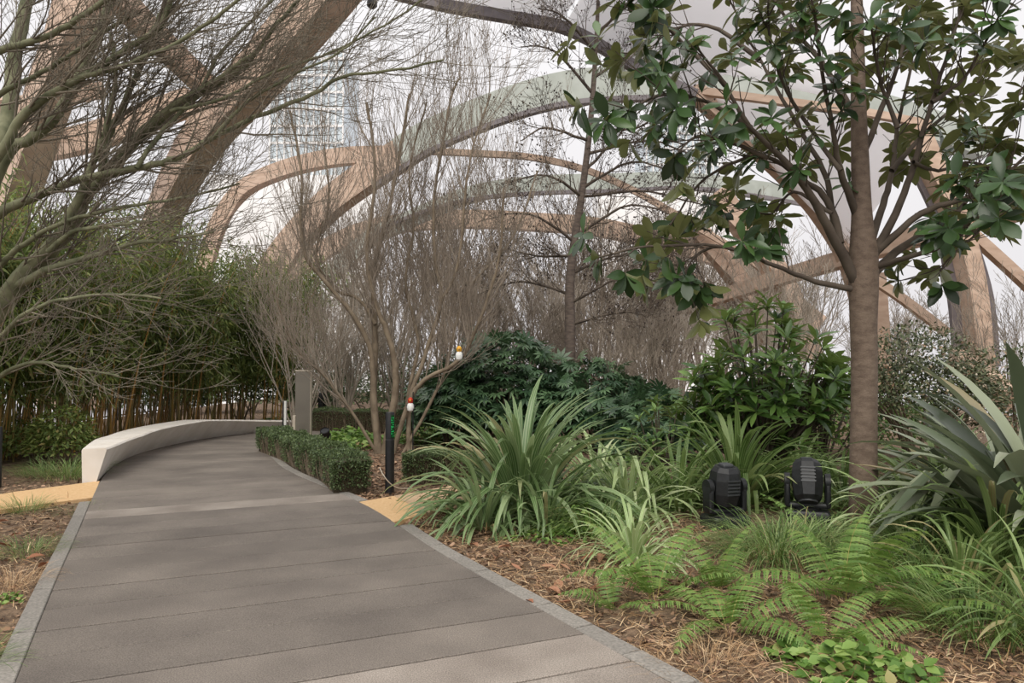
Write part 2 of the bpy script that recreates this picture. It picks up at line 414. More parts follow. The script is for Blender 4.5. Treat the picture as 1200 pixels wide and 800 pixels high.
side = empty('side_path', kind='structure')
def slab(pts, m_, z=-.002, th=.05):
    mb = MB(); n_ = len(pts)
    c = sum((Vector(p) for p in pts), Vector()) / n_
    out = [Vector((p[0], p[1], z - th)) for p in pts]; mid = [Vector((p[0], p[1], z - .005)) for p in pts]
    top = [Vector((p[0], p[1], z)) + (c - Vector(p)).normalized() * .006 for p in pts]
    for q in top: q.z = z
    mb.add(out + mid + top, [(i, (i + 1) % n_, n_ + (i + 1) % n_, n_ + i) for i in range(n_)] + [(n_ + i, n_ + (i + 1) % n_, 2 * n_ + (i + 1) % n_, 2 * n_ + i) for i in range(n_)] + [tuple(range(2 * n_, 3 * n_))])
    return mb.build('slab', m_, side)
slab([G(418, 588), G(461, 611), G(500, 601), G(461, 580.5)], M_yellow)
slab([G(461.5, 580.3), G(500.5, 600.8), G(580, 586), G(537, 567)], M_beige)
slab([G(580.6, 585.8), G(537.6, 566.8), G(600, 556), G(645, 572)], M_beige)
slab([G(117, 563), G(110, 582), G(23, 593), G(15, 576)], M_yellow)
slab([G(22.5, 593.2), G(14.5, 576.2), G(-90, 594), G(-90, 610)], M_yellow)

# ------------------------------------------------------------------ curved white bench wall
bench = empty('curved_bench', (-6.3, 13, 0), 'long curved white stone bench along the outer edge of the path bend', 'bench')
bp_ = [(-5.47, 9.78), (-6.1, 11.35), (-6.5, 12.9), (-6.58, 14.6), (-6.33, 16.1), (-5.75, 17.3), (-4.9, 18.3)]
bl = smooth_line(bp_, 6); nb = len(bl)
prof = []
for i, p in enumerate(bl):
    a = bl[max(0, i - 1)]; c = bl[min(nb - 1, i + 1)]
    t = Vector((c[0] - a[0], c[1] - a[1], 0)).normalized(); inn = Vector((t.y, -t.x, 0))
    s_ = i / (nb - 1)
    h = .43 if s_ < .55 else .43 - .27 * (s_ - .55) / .45
    over = (.12 + .26 * min(1, s_ * 5)) * (h / .43); wd = .5 if s_ > .15 else .28 + .22 * s_ / .15
    base = Vector((p[0], p[1], 0))
    prof.append([base + Vector((0, 0, -.03)), base + inn * over + Vector((0, 0, h - .02)), base + inn * (over - .02) + Vector((0, 0, h)),
                 base + inn * (over - wd) + Vector((0, 0, h)), base + inn * (over - wd - .01) + Vector((0, 0, h - .02)), base - inn * (wd * .55) + Vector((0, 0, -.08))])
for i in range(0, nb - 1):
    n1 = 3
    v = []
    for s_ in range(n1 + 1):
        f_ = .015 + (1 - .03) * s_ / n1
        for a, c in zip(prof[i], prof[i + 1]): v.append(a.lerp(c, f_))
    f = [(5, 4, 3, 2, 1, 0), tuple(range(6 * n1, 6 * n1 + 6))]
    for s_ in range(n1):
        for k_ in range(6): f.append((6 * s_ + k_, 6 * s_ + (k_ + 1) % 6, 6 * s_ + 6 + (k_ + 1) % 6, 6 * s_ + 6 + k_))
    o = MB().add(v, f).build('stone_panel', M_bench, bench)
    o.location = -Vector((-6.3, 13, 0))

# ------------------------------------------------------------------ roof frame of timber beams
roof = empty('roof_frame', kind='structure')
def beam(pl, w, h, m_=None, n_=5, name='timber_beam'):
    """pl: (px, py, distance) along the beam"""
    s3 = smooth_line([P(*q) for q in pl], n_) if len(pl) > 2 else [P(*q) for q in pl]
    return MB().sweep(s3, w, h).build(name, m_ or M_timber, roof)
beam([(125, -60, 13), (92, 20, 13), (62, 100, 13.6), (28, 200, 14.4), (5, 260, 15), (-10, 420, 15.5)], .55, .8)
beam([(430, -70, 13), (372, 5, 13.6), (305, 85, 15), (247, 150, 16.5), (208, 215, 18), (180, 290, 19.5), (165, 400, 20)], .6, .95)
beam([(120, -30, 12.9), (160, 20, 13.6), (240, 100, 15.2)], .3, .45)
beam([(20, 178, 17), (110, 160, 17), (225, 118, 16.8)], .3, .6)
beam([(-30, 130, 14), (60, 118, 17), (120, 105, 18)], .3, .35)
beam([(300, 350, 27), (318, 318, 27), (345, 282, 27), (385, 240, 26.6), (440, 200, 26), (470, 182, 25.7)], .6, 1.0, n_=4)
beam([(462, 186, 25.8), (500, 162, 25.4), (560, 136, 25), (620, 115, 24.6), (680, 102, 24.2), (760, 99, 24), (850, 101, 24), (1000, 123, 24), (1150, 170, 25)], .6, 1.0, M_timber_g, n_=4)
beam([(440, 218, 25.6), (500, 180, 25.2), (560, 152, 24.8), (640, 127, 24.1), (700, 118, 23.8), (780, 115, 23.6), (850, 118, 23.6), (1000, 138, 24)], .25, .16, M_tube, n_=4, name='steel_tube')
beam([(225, 450, 29), (235, 340, 29), (255, 265, 29), (285, 222, 29), (335, 198, 28), (400, 184, 27), (470, 182, 26)], .4, .6)
beam([(380, 330, 35), (430, 282, 35), (470, 262, 35), (520, 240, 35), (560, 226, 35), (620, 217, 35), (700, 214, 35), (820, 214, 35), (1000, 240, 35)], .5, .75, M_timber_g)
beam([(430, 280, 34.6), (470, 258, 34.6), (540, 236, 34.6), (620, 227, 34.6), (720, 224, 34.6), (830, 222, 34.6), (1000, 250, 34.6)], .25, .16, M_tube, name='steel_tube')
beam([(470, 176, 27), (560, 180, 27), (620, 184, 27), (680, 197, 26.5), (740, 222, 26), (810, 262, 25.5), (880, 305, 25), (930, 350, 25)], .2, .22)
beam([(300, 420, 38), (335, 330, 38), (370, 300, 38), (415, 275, 38), (470, 262, 38), (540, 257, 38), (620, 260, 38), (720, 270, 38), (860, 310, 38), (960, 380, 38)], .6, .9)
# tubes overhead
beam([(440, -14, 16), (500, 2, 16), (560, 14, 16), (620, 24, 16), (656, 31, 16), (690, 46, 16), (740, 76, 16), (815, 112, 16)], .2, .22, M_tube, name='steel_tube')
beam([(812, 106, 16), (900, 117, 16), (1000, 130, 16), (1090, 146, 16)], .14, .16)
beam([(815, 108, 16), (850, 140, 16.6), (890, 176, 17.3), (930, 215, 18), (960, 250, 18.6), (990, 300, 19), (1010, 370, 19.5)], [.2] * 5 + [.25] * 25 + [.35] * 1 if False else .26, .42)
beam([(1070, 150, 15), (1092, 200, 15), (1112, 240, 15), (1128, 290, 15), (1140, 350, 15), (1148, 440, 15)], .5, .35)
beam([(1080, 200, 15.2), (1101, 245, 15.2), (1113, 290, 15.2), (1124, 360, 15.2), (1130, 440, 15.2)], .1, .4, M_tube, name='steel_tube')
beam([(1135, 290, 15.2), (1152, 350, 15.2), (1160, 430, 15.2)], .1, .4, M_tube, name='steel_tube')
beam([(1290, 215, 13), (1200, 243, 14), (1120, 264, 15.5), (1040, 288, 17.5), (960, 312, 20), (880, 336, 23), (800, 362, 27)], .35, .42)
beam([(840, 225, 22), (872, 268, 22), (905, 312, 22.4), (930, 360, 22.8), (950, 420, 23)], .5, .6)
beam([(815, 265, 26), (850, 310, 26), (880, 350, 26.5), (900, 400, 27)], .5, .6)
beam([(770, 295, 30), (815, 335, 30), (850, 370, 30), (880, 410, 30)], .5, .6)
beam([(1020, 325, 17), (1060, 352, 17), (1110, 390, 17)], .16, .2)
beam([(1140, 275, 16), (1200, 330, 16), (1260, 390, 16)], .2, .22)
beam([(1028, 320, 18), (1032, 380, 18), (1036, 460, 18)], .28, .3)
beam([(1180, 470, 13), (1150, 440, 14), (1120, 420, 15)], .3, .4)
beam([(112, 425, 22), (114, 480, 22)], .5, .6)
beam([(60, 440, 21), (62, 480, 21)], .5, .6)
beam([(205, 430, 26), (207, 480, 26)], .5, .6)
def foil(corners, th=.12):
    pts = [P(*q) for q in corners]; n_ = len(pts); c = sum(pts, Vector()) / n_
    nrm = (pts[1] - pts[0]).cross(pts[2] - pts[0]).normalized(); v = []; f = []
    rings = [(1, .02), (.7, .45), (.35, .8)]
    for sgn in (1, -1):
        b0 = len(v)
        for s_, hh in rings:
            for p in pts: v.append(c + (p - c) * s_ + nrm * sgn * th * hh * 2)
        v.append(c + nrm * sgn * th * 2)
        for r_ in range(2):
            for i in range(n_): f.append((b0 + r_ * n_ + i, b0 + r_ * n_ + (i + 1) % n_, b0 + (r_ + 1) * n_ + (i + 1) % n_, b0 + (r_ + 1) * n_ + i))
        for i in range(n_): f.append((b0 + 2 * n_ + i, b0 + 2 * n_ + (i + 1) % n_, b0 + 3 * n_))
    MB().add(v, f).build('roof_cushion', M_foil, roof, smooth=True)
foil([(505, -4, 16.2), (655, 27, 16.2), (740, -90, 14), (500, -120, 13)])
foil([(735, -95, 14), (662, 28, 16.2), (812, 104, 16.2), (1000, 20, 15)])
foil([(818, 80, 20), (1010, 122, 20), (1000, 60, 20), (840, 50, 20)])
foil([(822, 112, 16.2), (1090, 150, 16.2), (995, 290, 19)])
# small lamp hanging from the beam at the top
t = empty('hanging_lamp', P(436, 4, 14), 'small dark round lamp hanging from the timber beam at the top', 'lamp')
MB().lathe([(.02, .14), (.07, .1), (.1, .02), (.1, -.05), (.06, -.09), (0.01, -.1)], n=14).build('housing', M_dark, t, smooth=True)
MB().box((0, 0, .26), (.03, .03, .3)).build('bracket', M_dark, t)

# ------------------------------------------------------------------ towers beyond
def tower(x0, x1, ytop, ybot, d, label, pod):
    a, c = P(x0, ytop, d), P(x1, ybot, d)
    w = c.x - a.x; h = a.z - c.z
    t = empty('office_tower', (a.x + w / 2, d, -30), label, 'building')
    off = -Vector(t.location)
    o = MB().box((a.x + w / 2, d + 6, (a.z - 30) / 2), (w, 12, a.z + 30)).build('facade', M_tower, t); o.location = off
    nf = max(4, int(w / 1.1))
    base = MB().box((0, 0, 0), (.18, .5, h)); o0 = base.build('fin', M_clad, t)
    o0.location = Vector((a.x, d - .25, a.z - h / 2)) + off
    for i in range(1, nf + 1):
        o = child('fin', o0.data, t, loc=Vector((a.x + w * i / nf, d - .25, a.z - h / 2)) + off)
    fl = None
    for i in range(int(h / 2.8)):
        if fl is None: fl = MB().box((0, 0, 0), (w, .3, .35)).build('floor_band', M_clad, t); o = fl
        else: o = child('floor_band', fl.data, t)
        o.location = Vector((a.x + w / 2, d - .15, a.z - 1 - 2.8 * i)) + off
    p0, p1 = P(pod[0], pod[1], d - 4), P(pod[2], pod[1], d - 4)
    o = MB().box(((p0.x + p1.x) / 2, d, (p0.z - 30) / 2), (p1.x - p0.x, 8, p0.z + 30)).build('podium', M_clad, t); o.location = off
tower(318, 402, 62, 205, 120, 'pale blue glass office tower seen far off between beam and arch', (245, 205, 440))
tower(757, 843, 150, 220, 130, 'pale lavender glass office tower seen far off left of the magnolia', (700, 222, 860))

# ------------------------------------------------------------------ growing things
def rdir(r_): 
    z = r_.uniform(-1, 1); a = r_.uniform(0, 2 * PI); q = math.sqrt(1 - z * z)
    return Vector((q * math.cos(a), q * math.sin(a), z))

def sprout(T, p, d, L, rad, lvl, r_, up=.12, spread=.6, kids=4, ratio=.55, wig=.12, rec=None, minr=.0022, sides=3, trop=Vector((0, 0, 1))):
    """one shoot and its side shoots"""
    n_ = 4 if lvl > 0 else 3
    pts = [p.copy()]; rads = [rad]; d = d.normalized(); ds = [d]
    for i in range(1, n_ + 1):
        d = (d + trop * up + rdir(r_) * wig).normalized()
        p = p + d * (L / n_); pts.append(p.copy()); rads.append(max(minr, rad * (1 - .75 * i / n_))); ds.append(d)
    T.add(pts, rads, sides if lvl < 2 else max(4, sides))
    if rec is not None and lvl == 0: rec.append((p.copy(), d.copy()))
    if lvl > 0:
        for k_ in range(kids):
            t_ = .25 + .75 * (k_ + r_.random() * .8) / kids; t_ = min(t_, .98)
            i = min(n_ - 1, int(t_ * n_)); f_ = t_ * n_ - i
            q = pts[i].lerp(pts[i + 1], f_); side_ = rdir(r_); side_ = (side_ - ds[i] * side_.dot(ds[i])).normalized()
            nd = (ds[i] * math.cos(spread) + side_ * math.sin(spread))
            sprout(T, q, nd, L * ratio * (1.15 - .5 * t_) * r_.uniform(.8, 1.2), max(minr, rads[i] * .6), lvl - 1, r_, up, spread, kids, ratio, wig, rec, minr, sides, trop)

def limb(T, pl, r0, r1, sides=7, n_=5, wob=.0, r_=None):
    """pl: list of world Vectors -> smooth tapered limb; returns points and radii"""
    s3 = [Vector(q) for q in smooth_line(pl, n_)]; m_ = len(s3)
    if wob and r_:
        for i in range(1, m_ - 1): s3[i] += rdir(r_) * wob
    rr = [r0 + (r1 - r0) * (i / (m_ - 1)) ** .8 for i in range(m_)]
    T.add(s3, rr, sides); return s3, rr

def side_shoots(T, s3, rr, n_, L, lvl, r_, t0=.2, bias=None, **kw):
    m_ = len(s3)
    for k_ in range(n_):
        t_ = t0 + (1 - t0) * (k_ + r_.random()) / n_; i = min(m_ - 2, int(t_ * (m_ - 1)))
        tan = (s3[i + 1] - s3[i]).normalized(); sd_ = rdir(r_); sd_ = (sd_ - tan * sd_.dot(tan)).normalized()
        d = tan * .8 + sd_ * .75
        if bias: d = d + bias
        sprout(T, s3[i].copy(), d, L * r_.uniform(.6, 1.2), min(.011, max(.003, rr[i] * .4)), lvl, r_, **kw)

# leaves ------------------------------------------------------------
def leaf_proto(w=.35, curl=.15, fold=.12, segs=4, shape=.55):
    """unit-length leaf along +y, normal +z"""
    V = []; U = []
    for i in range(segs + 1):
        t_ = i / segs
        ww = w / 2 * max(.04 if i in (0, segs) else 0, math.sin(PI * t_ ** (math.log(.5) / math.log(shape))) ** .85)
        z = -curl * t_ * t_
        for s_ in (-1, 0, 1): V.append((s_ * ww, t_, z + (abs(s_) * fold * ww * 2))); U.append(s_)
    q = []
    for i in range(segs):
        a = 3 * i
        q += [(a, a + 1, a + 4, a + 3), (a + 1, a + 2, a + 5, a + 4)]
    return np.array(V), np.array(q), np.array(U)
def diamond(w=.2):
    return np.array([(0, 0, 0), (w / 2, .4, .02), (0, 1, -.08), (-w / 2, .4, .02)]), np.array([(0, 1, 2, 3)]), np.array([0, 1, 0, -1])

def frames(D, Nh):
    D = D / (np.linalg.norm(D, axis=1, keepdims=True) + 1e-9)
    Xx = np.cross(D, Nh); Xx /= np.linalg.norm(Xx, axis=1, keepdims=True) + 1e-9
    return Xx, D, np.cross(Xx, D)
def scatter_mesh(name, proto, Pp, D, Nh, S, mat_):
    V, q, U = proto; Xx, Dd, Zz = frames(np.asarray(D, float), np.asarray(Nh, float)); S = np.asarray(S)[:, None, None]
    W = np.asarray(Pp)[:, None, :] + S * (V[None, :, 0:1] * Xx[:, None, :] + V[None, :, 1:2] * Dd[:, None, :] + V[None, :, 2:3] * Zz[:, None, :])
    n_ = len(Pp); k_ = len(V); QQ = (q[None] + (np.arange(n_) * k_)[:, None, None]).reshape(-1, q.shape[1])
    kw = dict(quads=QQ) if q.shape[1] == 4 else dict(tris=QQ)
    return np_mesh(name, W, mat=mat_, u=np.tile(U, n_), **kw)
def leaf_objects(parent, protos, Pp, D, Nh, S, keep, off, name='leaf'):
    """the leaves that show largest, each an object that shares its mesh"""
    Xx, Dd, Zz = frames(np.asarray(D, float), np.asarray(Nh, float))
    for i in keep:
        M = Matrix(((Xx[i][0], Dd[i][0], Zz[i][0], 0), (Xx[i][1], Dd[i][1], Zz[i][1], 0), (Xx[i][2], Dd[i][2], Zz[i][2], 0), (0, 0, 0, 1)))
        s_ = S[i]
        o = bpy.data.objects.new(name, protos[i % len(protos)]); C.objects.link(o); o.parent = parent
        o.matrix_local = Matrix.Translation(Vector(Pp[i]) - Vector(off)) @ M @ Matrix.Scale(s_, 4)

def in_view(p, m=30):
    if p[1] < .5: return False
    v = (p[2] - CAM_Z) / p[1]; a = math.atan(v) - TH
    px = 600 + F * p[0] / p[1]; py = 400 - F * math.tan(a)
    return -m < px < 1200 + m and -m < py < 800 + m

def foliage(parent, off, proto_args, mat_, pts, limit=300, part='leaf', rest='foliage'):
    """pts: list of (position, direction, normal hint, size)"""
    pts.sort(key=lambda q: (0 if in_view(q[0]) else 1, -q[3] / max(.5, q[0][1])))
    protos = []
    for pa in proto_args:
        V, q, U = leaf_proto(**pa); protos.append(np_mesh('leaf', V, q, mat=mat_, u=U))
    A = np.array([q[0] for q in pts]); D = np.array([q[1] for q in pts]); Nn = np.array([q[2] for q in pts]); S = [q[3] for q in pts]
    k_ = min(limit, len(pts))
    if k_: leaf_objects(parent, protos, A, D, Nn, S, range(k_), off, part)
    if len(pts) > k_:
        me = scatter_mesh(rest, leaf_proto(**proto_args[0]), A[k_:] - np.array(off), D[k_:], Nn[k_:], S[k_:], mat_)
        child(rest, me, parent, kind='stuff')

# ---- magnolia in front -------------------------------------------
rm = random.Random(3)
base = G(1013, 613, SOIL + .05)
mag = empty('magnolia_tree', base, 'evergreen magnolia with straight brown trunk and large glossy leaves beside the black floodlights', 'tree')
TM = Tubes(); D0 = base.y
tr_px = [(1013, 616, 17), (1012, 590, 16), (1012, 520, 15), (1013, 440, 14.5), (1012, 380, 15), (1012, 335, 16.5), (1012, 300, 16), (1010, 250, 11.5), (1008, 190, 10), (1006, 120, 8.5), (1005, 50, 7.5), (1003, -40, 6), (1000, -160, 4)]
tp = smooth_line([(*P(a, b_, D0), r_ * D0 / F) for a, b_, r_ in tr_px], 6)
Tt = Tubes(); Tt.add([Vector(q[:3]) - base for q in tp], [q[3] for q in tp], 20)
Tt.build('trunk', M_magbark, mag)
br = [  # (pixels), end depth offset, base radius px
    ([(1006, 335), (975, 275), (950, 230), (925, 195), (880, 150), (850, 100), (815, 55)], -1.0, 7),
    ([(1005, 340), (960, 331), (925, 318), (880, 300), (840, 288), (760, 289), (700, 302)], -.6, 4),
    ([(1004, 315), (985, 290), (975, 250), (965, 200), (925, 130), (885, 60), (850, -10)], .8, 6.5),
    ([(985, 285), (970, 235), (940, 210), (900, 185), (860, 190), (820, 215), (785, 265)], .3, 5),
    ([(1020, 325), (1050, 295), (1090, 270), (1130, 240), (1160, 180), (1200, 100)], .7, 6.5),
    ([(1020, 305), (1050, 250), (1072, 190), (1092, 120), (1118, 40), (1140, -40)], -.5, 6),
    ([(1018, 290), (1035, 240), (1045, 200), (1052, 150), (1070, 60), (1075, -30)], .9, 5.5),
    ([(1003, 250), (985, 200), (975, 150), (960, 60), (948, -30)], -1.0, 5),
    ([(1022, 315), (1060, 302), (1105, 288), (1135, 262), (1150, 235)], -1.2, 4),
    ([(1010, 185), (1040, 110), (1062, 40), (1085, -50)], .2, 4.5),
    ([(1002, 135), (960, 70), (920, 20), (885, -40)], .6, 4.5),
    ([(1022, 300), (1080, 250), (1130, 232), (1190, 195), (1230, 150)], -.9, 5),
    ([(880, 150), (830, 120), (780, 110), (735, 130)], -1.2, 3.2),
    ([(890, 70), (830, 30), (775, 40), (722, 75)], .3, 3.2),
    ([(850, 100), (800, 50), (760, 10), (730, -30)], -1.4, 3),
    ([(900, 185), (850, 165), (815, 160), (790, 185)], -.9, 2.6),
    ([(1045, 200), (1090, 150), (1150, 100), (1190, 60)], 1.2, 3.4),
    ([(1092, 120), (1130, 90), (1170, 20)], -1.3, 2.8),
    ([(1130, 240), (1150, 265), (1115, 300), (1100, 320)], .2, 2.2),
    ([(840, 288), (815, 300), (800, 330)], -.4, 2),
    ([(975, 250), (930, 225), (905, 250), (880, 245)], .5, 2.4),
    ([(1070, 190), (1100, 200), (1140, 190), (1180, 210)], -.3, 2.6),
    ([(985, 200), (930, 120), (905, 60), (900, 0)], -.6, 3),
    ([(1052, 150), (1030, 90), (1020, 20)], -1.0, 3),
]
tips = []
for pl, dz, r0 in br:
    n_ = len(pl); pts = [P(a, b_, D0 + dz * (i / (n_ - 1))) for i, (a, b_) in enumerate(pl)]
    if r0 < 3.5: pts[0] = P(pl[0][0], pl[0][1], D0 - .2 + dz * .3)
    s3, rr = limb(TM, [q - base for q in pts], r0 * D0 / F, .008, 8, 5, .006, rm)
    rec = []
    m_ = len(s3)
    kk = 15 if r0 >= 4.5 else 10
    for k_ in range(kk):
        t_ = .34 + .66 * (k_ + rm.random()) / kk; i = min(m_ - 2, int(t_ * (m_ - 1)))
        tan = (s3[i + 1] - s3[i]).normalized(); sd_ = rdir(rm); d = tan * .9 + (sd_ - tan * sd_.dot(tan)).normalized() * .7
        sprout(TM, s3[i].copy(), d, rm.uniform(.3, .62), .008, 1, rm, up=.1, kids=1, wig=.12, rec=rec, minr=.0035, sides=4)
    rec.append((s3[-1], (s3[-1] - s3[-2]).normalized()))
    tips += rec
TM.build('branches', M_twigdark, mag)
lv = []
for p, d in tips:
    wp = p + base
    # keep the open sky left of the trunk that the photograph shows
    q = rm.randint(7, 10); a0 = rm.uniform(0, 2 * PI)
    e1 = d.cross(Vector((0.3, .2, 1))).normalized(); e2 = d.cross(e1)
    for k_ in range(q):
        a = a0 + k_ * 2.4; s_ = rm.uniform(.6, 1.25)
        dd = (d * rm.uniform(.1, .8) + (e1 * math.cos(a) + e2 * math.sin(a)) * s_ + Vector((0, 0, -.45))).normalized()
        nh = d + Vector((0, 0, .6)) + rdir(rm) * .3
        lv.append((tuple(wp - d * rm.uniform(0, .06)), tuple(dd), tuple(nh), rm.uniform(.15, .27)))
foliage(mag, base, [dict(w=.40, curl=.12, fold=.12, shape=.6, segs=5), dict(w=.36, curl=.28, fold=.2, shape=.58, segs=5), dict(w=.44, curl=.05, fold=.05, shape=.6, segs=5)], M_mag, lv)

# ---- big bare tree at left ---------------------------------------
rl = random.Random(8)
lb = Vector((-4.9, 6.2, SOIL))
ltree = empty('bare_maple_tree', lb, 'large bare tree with green grey limbs sweeping in from the left edge', 'tree')
TL = Tubes(); TW = Tubes()
limbs = [  # pixels, (start depth, end depth), (start radius px, end radius px)
    ([(-120, 560), (-60, 440), (0, 358), (33, 318), (57, 294), (83, 265), (100, 230), (127, 200), (150, 175), (173, 148), (213, 118), (253, 95), (300, 60)], 6.0, 5.2, 15, 2.2),
    ([(-60, 300), (0, 249), (30, 236), (67, 220), (110, 206), (160, 197), (207, 185), (247, 163), (300, 137), (367, 110), (400, 90), (467, 82), (520, 70)], 5.6, 4.8, 6.5, 1.2),
    ([(-50, 230), (0, 181), (20, 143), (50, 116), (80, 99), (113, 80), (160, 50), (187, 30), (203, -10)], 5.4, 5.0, 6, 3),
    ([(78, 100), (110, 86), (140, 79), (207, 50), (253, 20), (290, -10)], 5.2, 4.7, 3.5, 1.8),
    ([(-40, 320), (0, 170), (10, 140), (17, 67), (30, 10), (40, -60)], 6.6, 7, 11, 6),
    ([(-30, 270), (10, 178), (33, 165), (62, 140), (87, 100), (105, 60), (130, 0)], 6.2, 6.0, 8, 4),
    ([(120, 205), (127, 160), (143, 127), (163, 80), (177, 43), (187, 20), (205, -20)], 5.6, 5.4, 5, 2.5),
    ([(140, 190), (167, 160), (207, 127), (240, 107), (287, 77), (317, 37), (350, 0)], 5.8, 5.2, 5, 2),
    ([(77, 262), (100, 215), (115, 175), (127, 140), (135, 90), (130, 40)], 5.4, 5.2, 5.5, 2),
    ([(20, 335), (53, 317), (100, 303), (150, 287), (200, 280), (250, 272)], 5.8, 5.0, 5.5, 1.2),
    ([(-30, 420), (0, 395), (33, 365), (80, 350), (140, 345), (190, 350)], 5.6, 5.0, 4, 1.2),
    ([(-30, 350), (0, 310), (30, 285), (70, 262), (130, 245), (210, 232), (280, 215)], 5.7, 5.1, 4.5, 1.2),
    ([(57, 294), (90, 270), (150, 262), (200, 255), (255, 240)], 5.5, 5.0, 3.5, 1),
    ([(160, 197), (185, 160), (230, 110), (260, 60), (300, 20), (340, -20)], 5.2, 5.6, 3, 1.5),
    ([(247, 163), (290, 120), (340, 90), (400, 60), (440, 20)], 5.0, 4.8, 2.4, 1),
    ([(200, 130), (260, 115), (320, 85), (390, 60), (450, 30), (510, -10)], 5.2, 5.0, 2.4, 1),
    ([(-60, 480), (0, 440), (40, 425), (90, 432), (140, 440)], 5.8, 5.2, 3.5, 1),
    ([(-60, 90), (0, 60), (60, 40), (110, 10), (150, -20)], 5.2, 5.0, 5, 2.5),
    ([(-40, 150), (0, 110), (40, 90), (90, 60), (150, 20)], 5.6, 5.2, 4, 2),
]
for pl, d0, d1, r0, r1 in limbs:
    n_ = len(pl); pts = [P(a, b_, d0 + (d1 - d0) * i / (n_ - 1)) - lb for i, (a, b_) in enumerate(pl)]
    s3, rr = limb(TL, pts, r0 * d0 / F, r1 * d1 / F, 8, 5, .006, rl)
    bias = Vector((.55, -.05, .25))
    side_shoots(TW, s3, rr, int(9 + n_ * 1.9), .68, 2, rl, t0=.15, bias=bias, up=.05, spread=.55, kids=4, ratio=.62, wig=.13, minr=.0016)
# stem that carries them all, off the left edge
s3, rr = limb(TL, [Vector((0, 0, 0)), P(-120, 560, 6.0) - lb, P(-60, 440, 6) - lb], .16, .11, 10)
for q in [(-60, 300, 5.6), (-50, 230, 5.4), (-40, 320, 6.6), (-30, 270, 6.2), (-30, 350, 5.7), (-60, 90, 5.2), (-40, 150, 5.6)]:
    limb(TL, [P(-100, 520, 6.0) - lb, P(-100, (520 + q[1]) / 2, (6 + q[2]) / 2) - lb, P(*q) - lb], .07, .05, 7)
TL.build('limbs', M_maple, ltree); o = TW.build('twigs', M_twiggrey, ltree, kind='stuff')

# ---- tree with many stems in the middle --------------------------
rs = random.Random(5)
def stem_tree(name, label, cat, base_, stems, depth, m_l, m_t, r_, twn, twL, lvl=2, up=.25, seed=0, minr=.004, group=None, spread=.45, kids=4):
    t = empty(name, base_, label, cat, group)
    A = Tubes(); B = Tubes()
    for pl, r0, r1, dd in stems:
        n_ = len(pl); pts = [P(a, b_, depth + dd * i / (n_ - 1)) - base_ for i, (a, b_) in enumerate(pl)]
        s3, rr = limb(A, pts, .72 * r0 * depth / F, r1 * depth / F, 7, 4, .01, r_)
        side_shoots(B, s3, rr, twn, twL, lvl, r_, t0=.25, bias=Vector((0, 0, .35)), up=up, spread=spread, kids=kids, ratio=.62, wig=.1, minr=minr)
    A.build('stems', m_l, t); B.build('twigs', m_t, t, kind='stuff'); return t
b0 = G(452, 532, SOIL)
stem_tree('multi_stem_tree', 'bare tree with a fan of tan stems behind the black bollard', 'tree', b0, [
    ([(445, 535), (438, 470), (440, 390), (437, 330), (445, 285), (458, 235), (470, 170), (480, 110)], 7, 1.4, .6),
    ([(450, 535), (462, 470), (463, 427), (453, 387), (442, 360), (430, 300), (440, 200), (430, 120)], 7, 1.4, -.5),
    ([(442, 534), (437, 440), (433, 407), (414, 369), (374, 322), (358, 300), (352, 260), (353, 200), (340, 130)], 5.5, 1.2, -.8),
    ([(440, 380), (420, 350), (395, 340), (370, 300), (385, 240), (380, 170)], 3.5, 1, .8),
    ([(480, 535), (480, 470), (497, 420), (517, 353), (510, 306), (508, 244), (515, 190), (530, 110), (540, 90)], 4.5, 1.2, .6),
    ([(484, 535), (478, 470), (490, 400), (475, 330), (485, 270), (480, 200), (500, 120)], 4, 1.2, 1.0),
    ([(460, 535), (487, 455), (535, 425), (560, 380), (585, 300), (590, 220)], 4.5, 1.2, -.7),
    ([(517, 353), (537, 310), (545, 230), (555, 170), (575, 110)], 3, 1, 0),
    ([(445, 535), (410, 480), (380, 440), (345, 405), (320, 340)], 3, 1, -.6),
    ([(470, 535), (500, 480), (520, 440), (530, 400), (548, 340), (600, 280), (630, 200)], 3, 1, .3),
], b0.y, M_bark2, M_twigbrown, rs, 34, 1.5, minr=.003)

